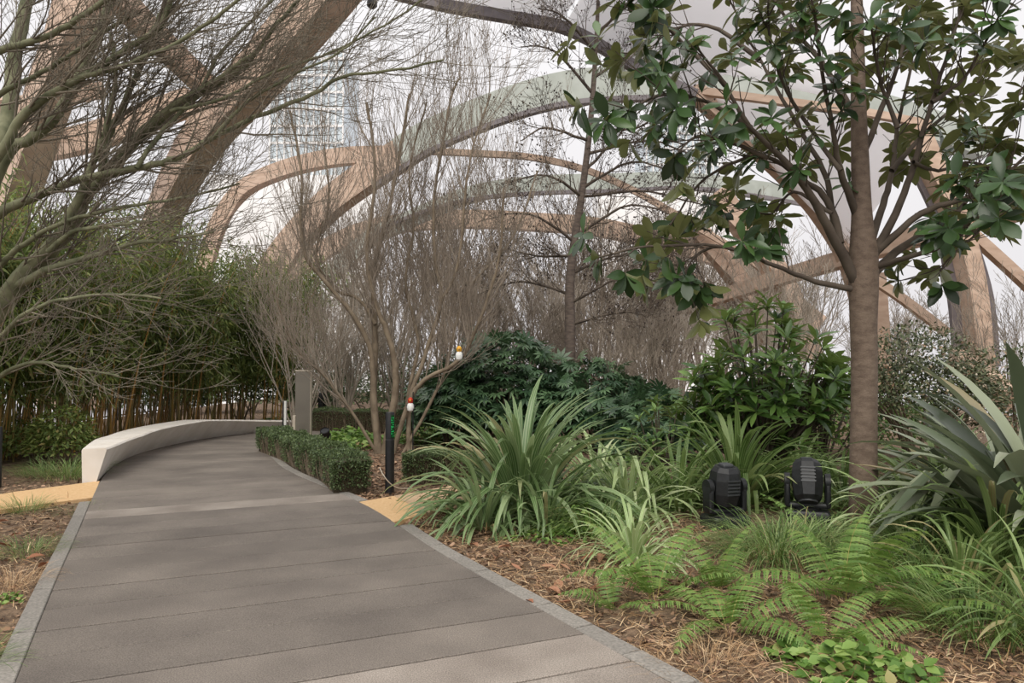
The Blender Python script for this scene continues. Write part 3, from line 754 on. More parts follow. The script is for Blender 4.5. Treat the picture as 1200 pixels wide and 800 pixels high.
# ---- alder with cones --------------------------------------------
ra = random.Random(21)
ab = G(668, 500, SOIL); ab.y = 15.5; ab.x = P(669, 480, 15.5).x
al = empty('alder_tree', ab, 'slim bare alder dotted with small dark cones, behind the big strap leaved clump', 'tree')
A = Tubes(); B = Tubes(); rec = []
tpx = [(669, 510), (668, 440), (668, 380), (668, 330), (672, 290), (680, 240), (688, 180), (694, 120), (698, 60), (701, 0), (704, -90)]
s3, rr = limb(A, [P(a, b_, 15.5) - ab for a, b_ in tpx], .14, .03, 12, 5)
for (x0, y0, x1, y1, x2, y2) in [(682, 230, 640, 205, 590, 215), (684, 220, 740, 190, 800, 205), (675, 285, 620, 250, 560, 260), (677, 275, 740, 240, 810, 262), (690, 165, 640, 150, 610, 165), (692, 150, 745, 150, 790, 120),
                                 (695, 110, 650, 60, 610, 55), (697, 90, 740, 60, 760, 30), (669, 345, 610, 330, 560, 345), (669, 355, 730, 325, 790, 335), (670, 320, 720, 300, 770, 300), (698, 60, 660, 20, 630, 10), (686, 200, 720, 160, 730, 110), (672, 300, 630, 300, 590, 290),
                                 (690, 180, 760, 165, 830, 190), (699, 40, 740, 0, 760, -30), (669, 380, 730, 365, 760, 372), (683, 230, 760, 225, 840, 245)]:
    dd = ra.uniform(-1.6, 1.6)
    c3, cr = limb(B, [P(x0, y0, 15.5) - ab, P(x1, y1, 15.5 + dd * .5) - ab, P(x2, y2, 15.5 + dd) - ab], .04, .01, 5, 5, .015, ra)
    side_shoots(B, c3, cr, 17, .85, 2, ra, t0=.15, up=.1, spread=.8, kids=4, ratio=.6, wig=.18, rec=rec, minr=.0035, bias=Vector((0, 0, .2)))
A.build('trunk', M_alder, al); B.build('branches', M_twigdark, al)
pp = np.array([tuple(p) for p, d in rec for _ in (0,)] ) ; pp = pp[::1]
cs = []
for p in pp[::2][:3500]: cs.append(p + np.array([ra.uniform(-.03, .03), ra.uniform(-.03, .03), ra.uniform(-.05, 0)]))
octa = (np.array([(.5, 0, .5), (0, 0, .5 + .5), (-.5, 0, .5), (0, 0, -.3), (0, .5, .5), (0, -.5, .5)]), np.array([(0, 4, 1), (4, 2, 1), (2, 5, 1), (5, 0, 1), (4, 0, 3), (2, 4, 3), (5, 2, 3), (0, 5, 3)]), np.zeros(6))
cs = np.array(cs)
child('cones', scatter_mesh('cones', octa, cs, np.tile((0, 1, 0), (len(cs), 1)), np.tile((0, 0, 1), (len(cs), 1)), np.random.default_rng(1).uniform(.022, .045, len(cs)), M_cone), al, kind='stuff')

# ---- bare shrubs of the far thicket ------------------------------
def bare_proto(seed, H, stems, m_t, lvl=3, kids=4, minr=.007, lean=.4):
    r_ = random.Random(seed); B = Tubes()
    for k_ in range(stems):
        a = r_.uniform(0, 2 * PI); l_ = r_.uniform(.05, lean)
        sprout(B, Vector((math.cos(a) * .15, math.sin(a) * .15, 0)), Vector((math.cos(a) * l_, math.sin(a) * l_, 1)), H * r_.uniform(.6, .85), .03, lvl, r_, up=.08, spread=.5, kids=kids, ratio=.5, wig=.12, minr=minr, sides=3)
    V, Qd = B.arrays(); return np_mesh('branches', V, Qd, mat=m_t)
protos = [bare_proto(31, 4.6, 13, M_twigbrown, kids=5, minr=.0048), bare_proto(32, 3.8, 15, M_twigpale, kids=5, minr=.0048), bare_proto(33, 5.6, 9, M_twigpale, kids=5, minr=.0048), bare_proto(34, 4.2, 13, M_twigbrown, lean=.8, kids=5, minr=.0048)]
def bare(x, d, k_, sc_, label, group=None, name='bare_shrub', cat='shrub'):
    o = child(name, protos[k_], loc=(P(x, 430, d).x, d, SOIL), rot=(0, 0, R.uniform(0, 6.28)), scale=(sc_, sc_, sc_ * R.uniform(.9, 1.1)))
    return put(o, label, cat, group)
bare(600, 17.5, 0, .85, 'bare brown shrub between the fan stemmed tree and the alder trunk')
bare(735, 14.5, 3, .62, 'bare brown shrub just right of the alder trunk')
bare(780, 16.5, 1, .9, 'bare pale shrub behind the glossy laurel, left side')
bare(350, 17.5, 2, .75, 'thin bare tree behind the bronze grey pillar', name='bare_tree', cat='tree')
bare(700, 19, 3, .85, 'bare brown shrub directly behind the alder trunk')
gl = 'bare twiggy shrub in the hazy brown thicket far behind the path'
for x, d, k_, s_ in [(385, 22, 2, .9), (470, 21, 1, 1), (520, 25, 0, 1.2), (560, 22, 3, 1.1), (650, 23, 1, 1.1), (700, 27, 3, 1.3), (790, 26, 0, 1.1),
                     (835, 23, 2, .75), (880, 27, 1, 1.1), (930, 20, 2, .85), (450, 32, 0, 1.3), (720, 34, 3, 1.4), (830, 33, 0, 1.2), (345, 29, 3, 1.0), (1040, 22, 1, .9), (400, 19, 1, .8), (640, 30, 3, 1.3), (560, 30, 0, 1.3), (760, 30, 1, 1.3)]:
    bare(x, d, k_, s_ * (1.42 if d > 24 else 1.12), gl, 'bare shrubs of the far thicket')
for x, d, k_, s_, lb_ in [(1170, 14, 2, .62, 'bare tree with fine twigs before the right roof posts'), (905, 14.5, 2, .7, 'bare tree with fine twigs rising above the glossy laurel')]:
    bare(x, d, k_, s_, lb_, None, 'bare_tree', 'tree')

# ---- bamboo -------------------------------------------------------
rb = random.Random(17)
bam_spots = [(-9.3, 9.4, 'bamboo stand with golden canes nearest the left edge'), (-9.2, 11.6, 'bamboo stand second from the left edge, its canes leaning over the grass'),
             (-8.9, 13.6, 'bamboo stand behind the near end of the white bench'), (-8.7, 15.6, 'bamboo stand behind the middle of the white bench'),
             (-8.2, 17.6, 'bamboo stand behind the far half of the white bench'), (-7.1, 19.6, 'dark dense bamboo stand behind the far tip of the white bench')]
culm_me = []
for k_ in range(5):
    T = Tubes(); L = 5.0; ben = rb.uniform(.5, 1.3); pts = []; rad = []
    for i in range(13):
        t_ = i / 12; pts.append(Vector((ben * t_ ** 2.6, rb.uniform(-.01, .01), L * t_ - .25 * ben * t_ ** 3))); rad.append(.022 * (1 - .8 * t_))
    T.add(pts, rad, 6); V, Qd = T.arrays(); culm_me.append((np_mesh('culm', V, Qd, mat=M_culm), ben))
rngb = np.random.default_rng(9)
for bx, by, lab in bam_spots:
    t = empty('bamboo', (bx, by, SOIL), lab, 'bamboo')
    PP = []; DD = []
    for k_ in range(36):
        me, ben = culm_me[rb.randrange(5)]
        ox, oy = rb.uniform(-1.1, 1.2), rb.uniform(-1.1, 1.1); az = rb.uniform(-1.2, 1.2); hs = rb.uniform(.68, 1.0)
        tilt = rb.uniform(-.06, .14)
        o = child('culm', me, t, loc=(ox, oy, 0), rot=(rb.uniform(-.08, .08), tilt, az), scale=(hs, hs, hs))
        M = Matrix.Translation((ox, oy, 0)) @ o.rotation_euler.to_matrix().to_4x4() @ Matrix.Scale(hs, 4)
        for j in range(21):
            t_ = .30 + .70 * (j + rb.random()) / 21
            c = M @ Vector((ben * t_ ** 2.6, 0, 5 * t_ - .25 * ben * t_ ** 3))
            off = rdir(rb); c = c + Vector((off.x, off.y, off.z * .6)) * rb.uniform(.1, .55)
            out = Vector((off.x, off.y, 0)) + Vector((rb.uniform(0, .3), -.3, 0))
            for q in range(24):
                PP.append(tuple(c + rdir(rb) * .22)); d = out * .7 + rdir(rb) * .7 + Vector((0, 0, -.75)); DD.append(tuple(d))
    n_ = len(PP)
    me = scatter_mesh('foliage', diamond(.17), PP, np.array(DD), rngb.normal(size=(n_, 3)) + np.array([0, -.3, .6]), rngb.uniform(.13, .23, n_), M_bamboo)
    child('foliage', me, t, kind='stuff')

for k_, (bx, by) in enumerate([(-10.2, 10.5), (-10.0, 13.0), (-9.9, 15.6), (-9.2, 18.2)]):
    tt = bpy.data.objects[['bamboo', 'bamboo.001', 'bamboo.003', 'bamboo.004'][k_]]; CT = Tubes(); r_ = random.Random(k_)
    for j in range(90):
        a = Vector((bx + r_.uniform(-.5, 1.6) - tt.location.x, by + r_.uniform(-1.3, 1.3) - tt.location.y, 0)); e = a + Vector((r_.uniform(-.3, .5), r_.uniform(-.3, .3), r_.uniform(1.8, 3.0)))
        CT.add([a, (a + e) / 2 + rdir(r_) * .04, e], [.012, .011, .008], 4)
    CT.build('thin_canes', M_culm, tt, kind='stuff')
# ---- railing behind the bamboo ------------------------------------
rail = empty('metal_railing', (-11.7, 18, SOIL), 'dark metal railing along the edge behind the bamboo', 'railing')
post = None
for i in range(11):
    loc = (0, -10 + 2.0 * i, .6)
    if post is None: post = MB().box((0, 0, 0), (.06, .06, 1.3)).build('post', M_rail, rail); post.location = loc; pm = post.data
    else: child('post', pm, rail, loc=loc)
MB().box((0, 0, 1.27), (.08, 20.2, .06)).build('handrail', M_rail, rail)
MB().box((0, 0, .12), (.05, 20.2, .04)).build('bottom_rail', M_rail, rail)
bar = MB()
for i in range(160): bar.box((0, -9.95 + .125 * i, .68), (.014, .014, 1.15))
bar.build('balusters', M_rail, rail, kind='stuff')

# ---- leafy shrubs --------------------------------------------------
def palm_proto(n_=8):
    V = [(0, 0, 0)]; T = []; 
    for k_ in range(n_):
        a = math.radians(-115 + 230 * k_ / (n_ - 1)); L = .62 + .38 * math.cos(a * .6)
        d = Vector((math.sin(a), math.cos(a))); nn = Vector((d.y, -d.x)); b0_ = len(V)
        m1 = d * L * .55; tip = d * L
        V += [(m1.x + nn.x * .12, m1.y + nn.y * .12, .03), (tip.x, tip.y, -.12), (m1.x - nn.x * .12, m1.y - nn.y * .12, .03)]
        T += [(0, b0_, b0_ + 2), (b0_, b0_ + 1, b0_ + 2)]
    return np.array(V), np.array(T), np.zeros(len(V))
def dome(name, label, c, rad, n_, mat_, proto, size, seed, stems=8, droop=-.2, group=None, cat='shrub', core=True, limit=0, pargs=None, stemmat=None, low=.0):
    r_ = random.Random(seed); c = Vector(c); t = empty(name, (c.x, c.y, SOIL), label, cat, group)
    off = Vector((c.x, c.y, SOIL)); pts = []
    S = Tubes()
    for k_ in range(n_):
        d = rdir(r_); 
        if d.z < low: d.z = abs(d.z) * .6 + low
        rr = r_.uniform(.55, 1.0) ** .5
        p = Vector((c.x + d.x * rad[0] * rr, c.y + d.y * rad[1] * rr, c.z + d.z * rad[2] * rr))
        if p.z < SOIL + .05: continue
        out = Vector((d.x, d.y, d.z * .3)) + rdir(r_) * .6 + Vector((0, 0, droop))
        nh = d + Vector((0, 0, .8)) + rdir(r_) * .4
        pts.append((tuple(p), tuple(out.normalized()), tuple(nh), r_.uniform(*size)))
    for k_ in range(stems):
        d = rdir(r_); d.z = abs(d.z)
        e = Vector((d.x * rad[0] * .8, d.y * rad[1] * .8, (c.z - SOIL) + d.z * rad[2] * .8))
        S.add([Vector((d.x * .1, d.y * .1, 0)), e * .35 + Vector((0, 0, .15)), e * .7, e], [.02, .017, .012, .006], 5)
    if stems: S.build('stems', stemmat or M_bark2, t)
    if limit:
        foliage(t, off, pargs, mat_, pts, limit)
    else:
        A = np.array([q[0] for q in pts]) - np.array(off)
        child('foliage', scatter_mesh('foliage', proto, A, np.array([q[1] for q in pts]), np.array([q[2] for q in pts]), [q[3] for q in pts], mat_), t, kind='stuff')
    return t
pp_ = palm_proto()
dome('fatsia_shrub', 'dark broad fingered evergreen left of the alder trunk', (P(590, 430, 14.5).x, 14.5, .5), (1.6, 1.2, 1.75), 900, M_fatsia, pp_, (.16, .3), 41)
dome('fatsia_shrub', 'dark broad fingered evergreen right of the alder trunk', (P(690, 430, 14).x, 14, .35), (1.3, 1.1, 1.35), 700, M_fatsia, pp_, (.16, .3), 42)
dome('fatsia_shrub', 'dark fingered evergreen just right of the fan stemmed tree', (P(530, 430, 14.8).x, 14.8, .3), (1.0, 1.0, 1.35), 500, M_fatsia, pp_, (.16, .3), 43)
dome('fatsia_shrub', 'dark low evergreen below the bare shrub at right of the alder', (P(765, 430, 12.5).x, 12.5, .2), (1.0, 1.0, 1.0), 500, M_fatsia, pp_, (.14, .26), 44)
sm = leaf_proto(w=.45, curl=.1, segs=2)
dome('evergreen_shrub', 'dark evergreen shrub behind the far tip of the white bench', (-5.9, 21, .6), (1.6, 1.2, 2.0), 4200, M_box, sm, (.06, .12), 45)
dome('evergreen_shrub', 'dark evergreen shrub behind the pair of far black bollards', (-4.2, 22, .5), (1.8, 1.2, 1.6), 4200, M_box, sm, (.06, .12), 46)
dome('evergreen_shrub', 'dark evergreen shrub far behind the pale groundcover', (-1.6, 22.5, .4), (1.9, 1.2, 1.2), 3800, M_box, sm, (.06, .12), 47)
dome('evergreen_shrub', 'dark evergreen shrub behind the bamboo canes at the bench middle', (-9.3, 19.5, .5), (1.3, 1.3, 1.5), 4200, M_box, sm, (.07, .13), 52)
dome('evergreen_shrub', 'dark evergreen shrub under the farthest bamboo canes', (-7.6, 20.8, .6), (1.3, 1.2, 1.9), 4200, M_box, sm, (.07, .13), 53)
dome('evergreen_shrub', 'low dark shrub among the bamboo canes behind the bench start', (-8.6, 12.6, .1), (.9, .8, .55), 2200, M_bamboo, sm, (.07, .13), 54)
for x_, y_, lab_ in [(-11.3, 24.5, 'first from the left'), (-8.9, 25.5, 'second from the left'), (-6.4, 26, 'third from the left'), (-3.6, 26.5, 'fourth from the left'), (-.8, 27, 'fifth from the left')]:
    dome('evergreen_shrub', 'dark evergreen in the far row behind the path bend, ' + lab_, (x_, y_, .3), (1.6, 1.0, 1.7), 2600, M_box, sm, (.09, .17), int(60 - x_))
dome('evergreen_shrub', 'dark rounded shrub at the foot of the nearest bamboo canes', (-7.2, 11.9, .15), (.55, .5, .75), 1900, M_bamboo, sm, (.06, .12), 48)
dome('flowering_shrub', 'loose shrub with tiny leaves and cream seed heads right of the magnolia trunk', (P(1075, 430, 10.5).x, 10.5, .95), (1.15, .8, 1.2), 8500, M_grey, leaf_proto(w=.5, segs=2), (.04, .09), 49, stems=16)
dome('evergreen_shrub', 'dense grey green shrub behind the spiky flax at the right edge', (P(1190, 430, 11).x, 11, .6), (1.3, .8, 1.3), 5000, M_grey, leaf_proto(w=.45, segs=2), (.05, .1), 50, stems=10)
dome('evergreen_shrub', 'dark shrub filling the gap behind the laurel and the magnolia trunk', (P(1010, 430, 12.5).x, 12.5, .3), (1.6, .8, 1.2), 3600, M_laurel, leaf_proto(w=.4, segs=2), (.08, .15), 51, stems=10)
fs = bpy.data.objects['flowering_shrub']
rr_ = random.Random(4); A = []
for k_ in range(260):
    d = rdir(rr_); A.append((d.x * .9, -abs(d.y) * .8, 1.0 + d.z * .85))
A = np.array(A); child('seed_heads', scatter_mesh('seed_heads', octa, A, np.tile((0, 1, 0), (len(A), 1)), np.tile((0, 0, 1), (len(A), 1)), np.random.default_rng(1).uniform(.018, .04, len(A)), M_flower), fs, kind='stuff')

# ---- laurel --------------------------------------------------------
rq = random.Random(77)
lc = Vector((P(893, 430, 9.6).x, 9.6, SOIL))
la = empty('laurel_shrub', lc, 'tall glossy leaved laurel with whorls of long leaves left of the magnolia trunk', 'shrub')
S = Tubes(); lv = []
for k_ in range(165):
    d = rdir(rq); d.z = abs(d.z)
    if k_ % 3 == 0: d.z *= .2
    rr0 = rq.uniform(.75, 1.0)
    e = Vector((d.x * 1.12 * rr0, d.y * .85 * rr0, 1.1 + d.z * 1.3 * rr0 - (0.35 if d.x < -.5 else 0)))
    if k_ % 4 == 0: e.z = rq.uniform(.6, 1.3)
    S.add([Vector((d.x * .12, d.y * .12, 0)), Vector((e.x * .35, e.y * .35, e.z * .45)), Vector((e.x * .75, e.y * .75, e.z * .78)), e], [.02, .016, .01, .006], 5)
    ax = (Vector((d.x * .5, d.y * .5, .9)) + rdir(rq) * .2).normalized(); e1 = ax.cross(Vector((1, .2, 0))).normalized(); e2 = ax.cross(e1); a0 = rq.uniform(0, 6)
    for j in range(11):
        a = a0 + j * 2.4; up_ = rq.uniform(.0, .9) if j < 7 else rq.uniform(.8, 1.4)
        dd = (ax * up_ + (e1 * math.cos(a) + e2 * math.sin(a)) + Vector((0, 0, -.15))).normalized()
        lv.append((tuple(lc + e - ax * rq.uniform(0, .1)), tuple(dd), tuple(ax + rdir(rq) * .2), rq.uniform(.2, .32)))
S.build('stems', M_twigdark, la)
foliage(la, lc, [dict(w=.28, curl=.15, fold=.15, segs=4), dict(w=.3, curl=.28, fold=.1, segs=4)], M_laurel, lv)
def small_laurel(px, d, h, w, lab, seed, n_=40):
    r_ = random.Random(seed); c = Vector((P(px, 430, d).x, d, SOIL)); t = empty('laurel_shrub', c, lab, 'shrub'); S = Tubes(); lv = []
    for k_ in range(n_):
        d_ = rdir(r_); d_.z = abs(d_.z); e = Vector((d_.x * w, d_.y * w, h * (.35 + .65 * d_.z)))
        S.add([Vector((0, 0, 0)), e * .5, e], [.014, .01, .005], 5)
        ax = (Vector((d_.x * .5, d_.y * .5, .9))).normalized(); e1 = ax.cross(Vector((1, .2, 0))).normalized(); e2 = ax.cross(e1)
        for j in range(9):
            a = j * 2.4; dd = (ax * r_.uniform(.2, 1.2) + (e1 * math.cos(a) + e2 * math.sin(a))).normalized()
            lv.append((tuple(c + e - ax * r_.uniform(0, .08)), tuple(dd), tuple(ax + rdir(r_) * .2), r_.uniform(.1, .17)))
    S.build('stems', M_twigdark, t); foliage(t, c, [dict(w=.3, curl=.15, fold=.15, segs=4)], M_laurel, lv, 160)
small_laurel(775, 9.2, 1.15, .45, 'small laurel with upright light green shoots left of the tall laurel', 61, 24)
small_laurel(960, 10.2, 1.7, .6, 'glossy laurel partly hidden just left of the magnolia trunk', 62, 40)

# ---- strap-leaved clumps ------------------------------------------
def blade(w=.05, a0=.2, a1=1.6, segs=10, fold=.3, pw=1.3, kink=None, twist=0):
    V = []; U = []; x = z = 0.0
    for i in range(segs + 1):
        t_ = i / segs; a = a0 + (a1 - a0) * t_ ** pw
        if kink and t_ > kink[0]: a = kink[1]
        if i: x += math.sin(a) / segs; z += math.cos(a) / segs
        prof_ = (.55 + .45 * min(1, t_ / .25)) * (1 if t_ < .5 else max(.03, (1 - ((t_ - .5) / .5) ** 2.2)))
        hw = w / 2 * prof_; nx_, nz_ = -math.cos(a), math.sin(a); tw = twist * t_
        for s_ in (-1, 0, 1):
            V.append((x + nx_ * abs(s_) * hw * fold * (1 if True else 0) + nx_ * s_ * hw * math.sin(tw), s_ * hw * math.cos(tw), z + nz_ * abs(s_) * hw * fold + nz_ * s_ * hw * math.sin(tw))); U.append(s_)
    q = []
    for i in range(segs):
        a = 3 * i; q += [(a, a + 1, a + 4, a + 3), (a + 1, a + 2, a + 5, a + 4)]
    return np.array(V), np.array(q), np.array(U)
def blade_set(mat_, w, spread, n_=8, kinks=2, fold=.3, seed=0):
    r_ = random.Random(seed); out = []
    for i in range(n_):
        a0 = .05 + spread * .5 * i / n_; a1 = a0 + r_.uniform(.5, 1.0) * spread * 1.5
        V, q, U = blade(w, a0, a1, fold=fold, pw=r_.uniform(1.1, 2.0), twist=r_.uniform(-.5, .5)); out.append(np_mesh('blade', V, q, mat=mat_, u=U))
    for i in range(kinks):
        V, q, U = blade(w, .25, .6, fold=fold, kink=(r_.uniform(.45, .7), r_.uniform(1.8, 2.5))); out.append(np_mesh('blade', V, q, mat=mat_, u=U))
    return out
def clump(name, label, c, n_, meshes, L, seed, rad=.12, tilt=.55, cat='plant', group=None, az=None, wf=1.0, part='blade'):
    r_ = random.Random(seed); t = empty(name, c, label, cat, group)
    for i in range(n_):
        f_ = (i + .5) / n_; me = meshes[min(len(meshes) - 1, int(f_ * len(meshes)))] if r_.random() < .7 else r_.choice(meshes)
        a = r_.uniform(*az) if az else r_.uniform(0, 2 * PI); q = rad * math.sqrt(f_); tl = tilt * f_ * r_.uniform(.5, 1.15)
        LL = r_.uniform(*L) * (1 - .25 * f_)
        child(part, me, t, loc=(math.cos(a) * q, math.sin(a) * q, 0), rot=(r_.uniform(-.08, .08), tl, a), scale=(LL, LL * wf, LL))
    return t
B_ast = blade_set(M_astelia, .044, 1.25, seed=1); B_grn = blade_set(M_green, .045, 1.1, kinks=1, seed=2)
B_var = blade_set(M_varieg, .05, 1.5, seed=3); B_pho = blade_set(M_phorm, .075, .9, kinks=3, seed=4, fold=.4)
def gp(x, y): return G(x, y, SOIL)
clump('astelia', 'largest silvery green strap leaved clump in front of the alder', (P(612, 430, 7.9).x, 7.9, SOIL), 230, B_ast, (1.3, 1.8), 101, rad=.32, tilt=.72, wf=1.0)
clump('astelia', 'silvery strap leaved tuft arching over the beige slab', (P(566, 430, 7.2).x, 7.2, SOIL), 70, B_ast, (.75, 1.05), 102, rad=.18, tilt=.9)
clump('astelia', 'silvery tuft in front of the largest clump, above the leaf litter', (P(640, 430, 7.1).x, 7.1, SOIL), 60, B_ast, (.6, .9), 103, rad=.16, tilt=.9)
clump('sedge_clump', 'pale striped strap leaved clump on the leaf litter above the ferns', (P(742, 430, 5.9).x, 5.95, SOIL), 90, B_var, (.55, .8), 104, rad=.12, tilt=1.0, wf=.8)
clump('sedge_clump', 'pale striped clump between the largest clump and the left floodlight', (P(735, 430, 7.9).x, 7.9, SOIL), 110, B_var, (.9, 1.25), 105, rad=.2, tilt=.85, wf=.8)
clump('sedge_clump', 'pale striped clump right behind the largest strap leaved clump', (P(700, 430, 9.0).x, 9.0, SOIL), 80, B_var, (.9, 1.2), 106, rad=.2, tilt=.85, wf=.9)
clump('iris_clump', 'tall upright green bladed clump behind the left floodlight', (P(862, 430, 8.3).x, 8.35, SOIL), 130, B_grn, (1.1, 1.55), 107, rad=.2, tilt=.6)
clump('iris_clump', 'low arching green clump left of the left floodlight', (P(795, 430, 8.0).x, 8.0, SOIL), 80, B_grn, (.8, 1.15), 108, rad=.16, tilt=.8)
clump('sedge_clump', 'pale arching clump behind the right floodlight', (P(935, 430, 8.6).x, 8.6, SOIL), 90, B_var, (.8, 1.1), 109, rad=.2, tilt=.9, wf=.8)
clump('iris_clump', 'upright fresh green clump right of the magnolia trunk', (P(1100, 430, 7.6).x, 7.6, SOIL), 110, B_grn, (1.0, 1.4), 110, rad=.2, tilt=.7)
clump('sedge_clump', 'pale striped clump touching the right side of the magnolia trunk', (P(1062, 430, 6.7).x, 6.7, SOIL), 80, B_var, (.8, 1.1), 111, rad=.15, tilt=.85, wf=.8)
clump('iris_clump', 'arching green clump in front of the flax at the right edge', (P(1165, 430, 5.6).x, 5.6, SOIL), 110, B_grn, (.85, 1.2), 112, rad=.2, tilt=.85)
clump('sedge_clump', 'pale bladed clump beside the lowest ferns, near the right edge', (P(1120, 430, 5.1).x, 5.1, SOIL), 110, B_grn, (.6, .85), 113, rad=.14, tilt=.9, wf=.7)
clump('iris_clump', 'long bladed clump in the bottom right corner', (P(1215, 430, 4.3).x, 4.3, SOIL), 90, B_grn, (.6, .9), 114, rad=.14, tilt=.9, wf=.8)
clump('astelia', 'silvery green clump between magnolia trunk and flax', (P(1150, 430, 8.8).x, 8.8, SOIL), 90, B_ast, (.9, 1.3), 115, rad=.2, tilt=.8)
clump('iris_clump', 'dark green clump in the shade under the tall laurel', (P(925, 430, 8.9).x + .3, 9.0, SOIL), 70, B_grn, (.8, 1.1), 116, rad=.2, tilt=.8)
clump('iris_clump', 'green clump behind the magnolia trunk, left side', (P(985, 430, 8.4).x, 8.4, SOIL), 70, B_grn, (.8, 1.15), 117, rad=.2, tilt=.8)
clump('flax_plant', 'huge grey green flax with broad leaves at the right edge', (P(1235, 430, 5.9).x, 5.9, SOIL), 85, B_pho, (1.6, 2.5), 118, rad=.2, tilt=.65, wf=1.2)
clump('flax_plant', 'lower grey flax with drooping leaf tips below the huge one', (P(1190, 430, 6.9).x, 6.9, SOIL), 80, B_pho, (1.25, 1.75), 119, rad=.2, tilt=.85, wf=1.1)

# ---- fine grasses (blades too fine to pick apart) -----------------
def grass_tuft(name, label, c, n_, L, w, seed, mat_, rad=.12, spread=1.4, cat='grass', group=None):
    r_ = random.Random(seed); VV = []; QQ = []; UU = []; pr = [blade(w, .1 + .1 * k_, .5 + spread * r_.uniform(.5, 1.1), segs=6, fold=.3, pw=1.4) for k_ in range(6)]
    t = empty(name, c, label, cat, group); k0 = 0
    for i in range(n_):
        V, q, U = pr[r_.randrange(6)]; a = r_.uniform(0, 2 * PI); qd = rad * math.sqrt(r_.random()); LL = r_.uniform(*L)
        M = Matrix.Translation((math.cos(a) * qd, math.sin(a) * qd, 0)) @ Matrix.Rotation(a + r_.uniform(-.5, .5), 4, 'Z') @ Matrix.Rotation(r_.uniform(-.1, .5), 4, 'Y')
        A_ = np.array(M)[:3, :3]; VV.append((V * LL) @ A_.T + np.array(M)[:3, 3]); QQ.append(q + k0); UU.append(U); k0 += len(V)
    child('blades', np_mesh('blades', np.concatenate(VV), np.concatenate(QQ), mat=mat_, u=np.concatenate(UU)), t, kind='stuff'); return t
grass_tuft('sedge_grass', 'fine arching grass mound in front of the floodlights', (P(905, 430, 6.2).x, 6.1, SOIL), 900, (.36, .62), .012, 201, M_carex, rad=.42, spread=2.2)
grass_tuft('sedge_grass', 'fine grass mound just left of the magnolia foot', (P(960, 430, 6.5).x, 6.45, SOIL), 500, (.35, .6), .012, 202, M_carex, rad=.28, spread=2.1)
grass_tuft('sedge_grass', 'fine green grass behind the pale striped clump near the litter', (P(700, 430, 7.0).x, 7.0, SOIL), 450, (.35, .65), .014, 203, M_carex, rad=.3)
grass_tuft('sedge_grass', 'grass tuft on the soil beside the left yellow slab', gp(30, 600), 260, (.15, .32), .012, 204, M_carex, rad=.2)
grass_tuft('sedge_grass', 'grass tuft halfway down the left bed', gp(35, 650), 260, (.15, .3), .012, 205, M_carex, rad=.22)
grass_tuft('sedge_grass', 'grass patch beside the left kerb', gp(92, 600), 160, (.08, .18), .01, 206, M_carex, rad=.25)
grass_tuft('sedge_grass', 'grass tuft in the bottom left corner', gp(-45, 790), 260, (.15, .32), .012, 207, M_carex, rad=.14)
grass_tuft('sedge_grass', 'dark grass tuft left of the bench end', gp(80, 560), 420, (.25, .5), .014, 208, M_carex, rad=.4)
grass_tuft('sedge_grass', 'grass tuft among the litter below the right bamboo canes', gp(50, 556), 300, (.2, .4), .014, 209, M_carex, rad=.4)
grass_tuft('sedge_grass', 'fine grass between the bottom ferns and the right edge', (P(1150, 430, 4.3).x, 4.35, SOIL), 500, (.3, .55), .012, 210, M_carex, rad=.3)
grass_tuft('sedge_grass', 'fine grass behind the ferns, left of the bottom right clump', (P(1075, 430, 5.5).x, 5.5, SOIL), 500, (.35, .6), .013, 211, M_carex, rad=.3)
grass_tuft('sedge_grass', 'fine grass in front of the tallest right side clumps', (P(1125, 430, 6.6).x, 6.6, SOIL), 500, (.4, .7), .013, 212, M_carex, rad=.35)
grass_tuft('dry_grass', 'tuft of dry straw coloured grass beside the kerb below the ferns', gp(830, 790), 260, (.12, .26), .008, 213, M_straw, rad=.25)
grass_tuft('dry_grass', 'flattened dry straw at the middle of the left bed', gp(12, 690), 300, (.12, .3), .008, 214, M_straw, rad=.2, spread=2.2)
grass_tuft('dry_grass', 'dry straw tuft on the litter left of the ferns', gp(690, 690), 260, (.12, .26), .008, 215, M_straw, rad=.3, spread=2.2)

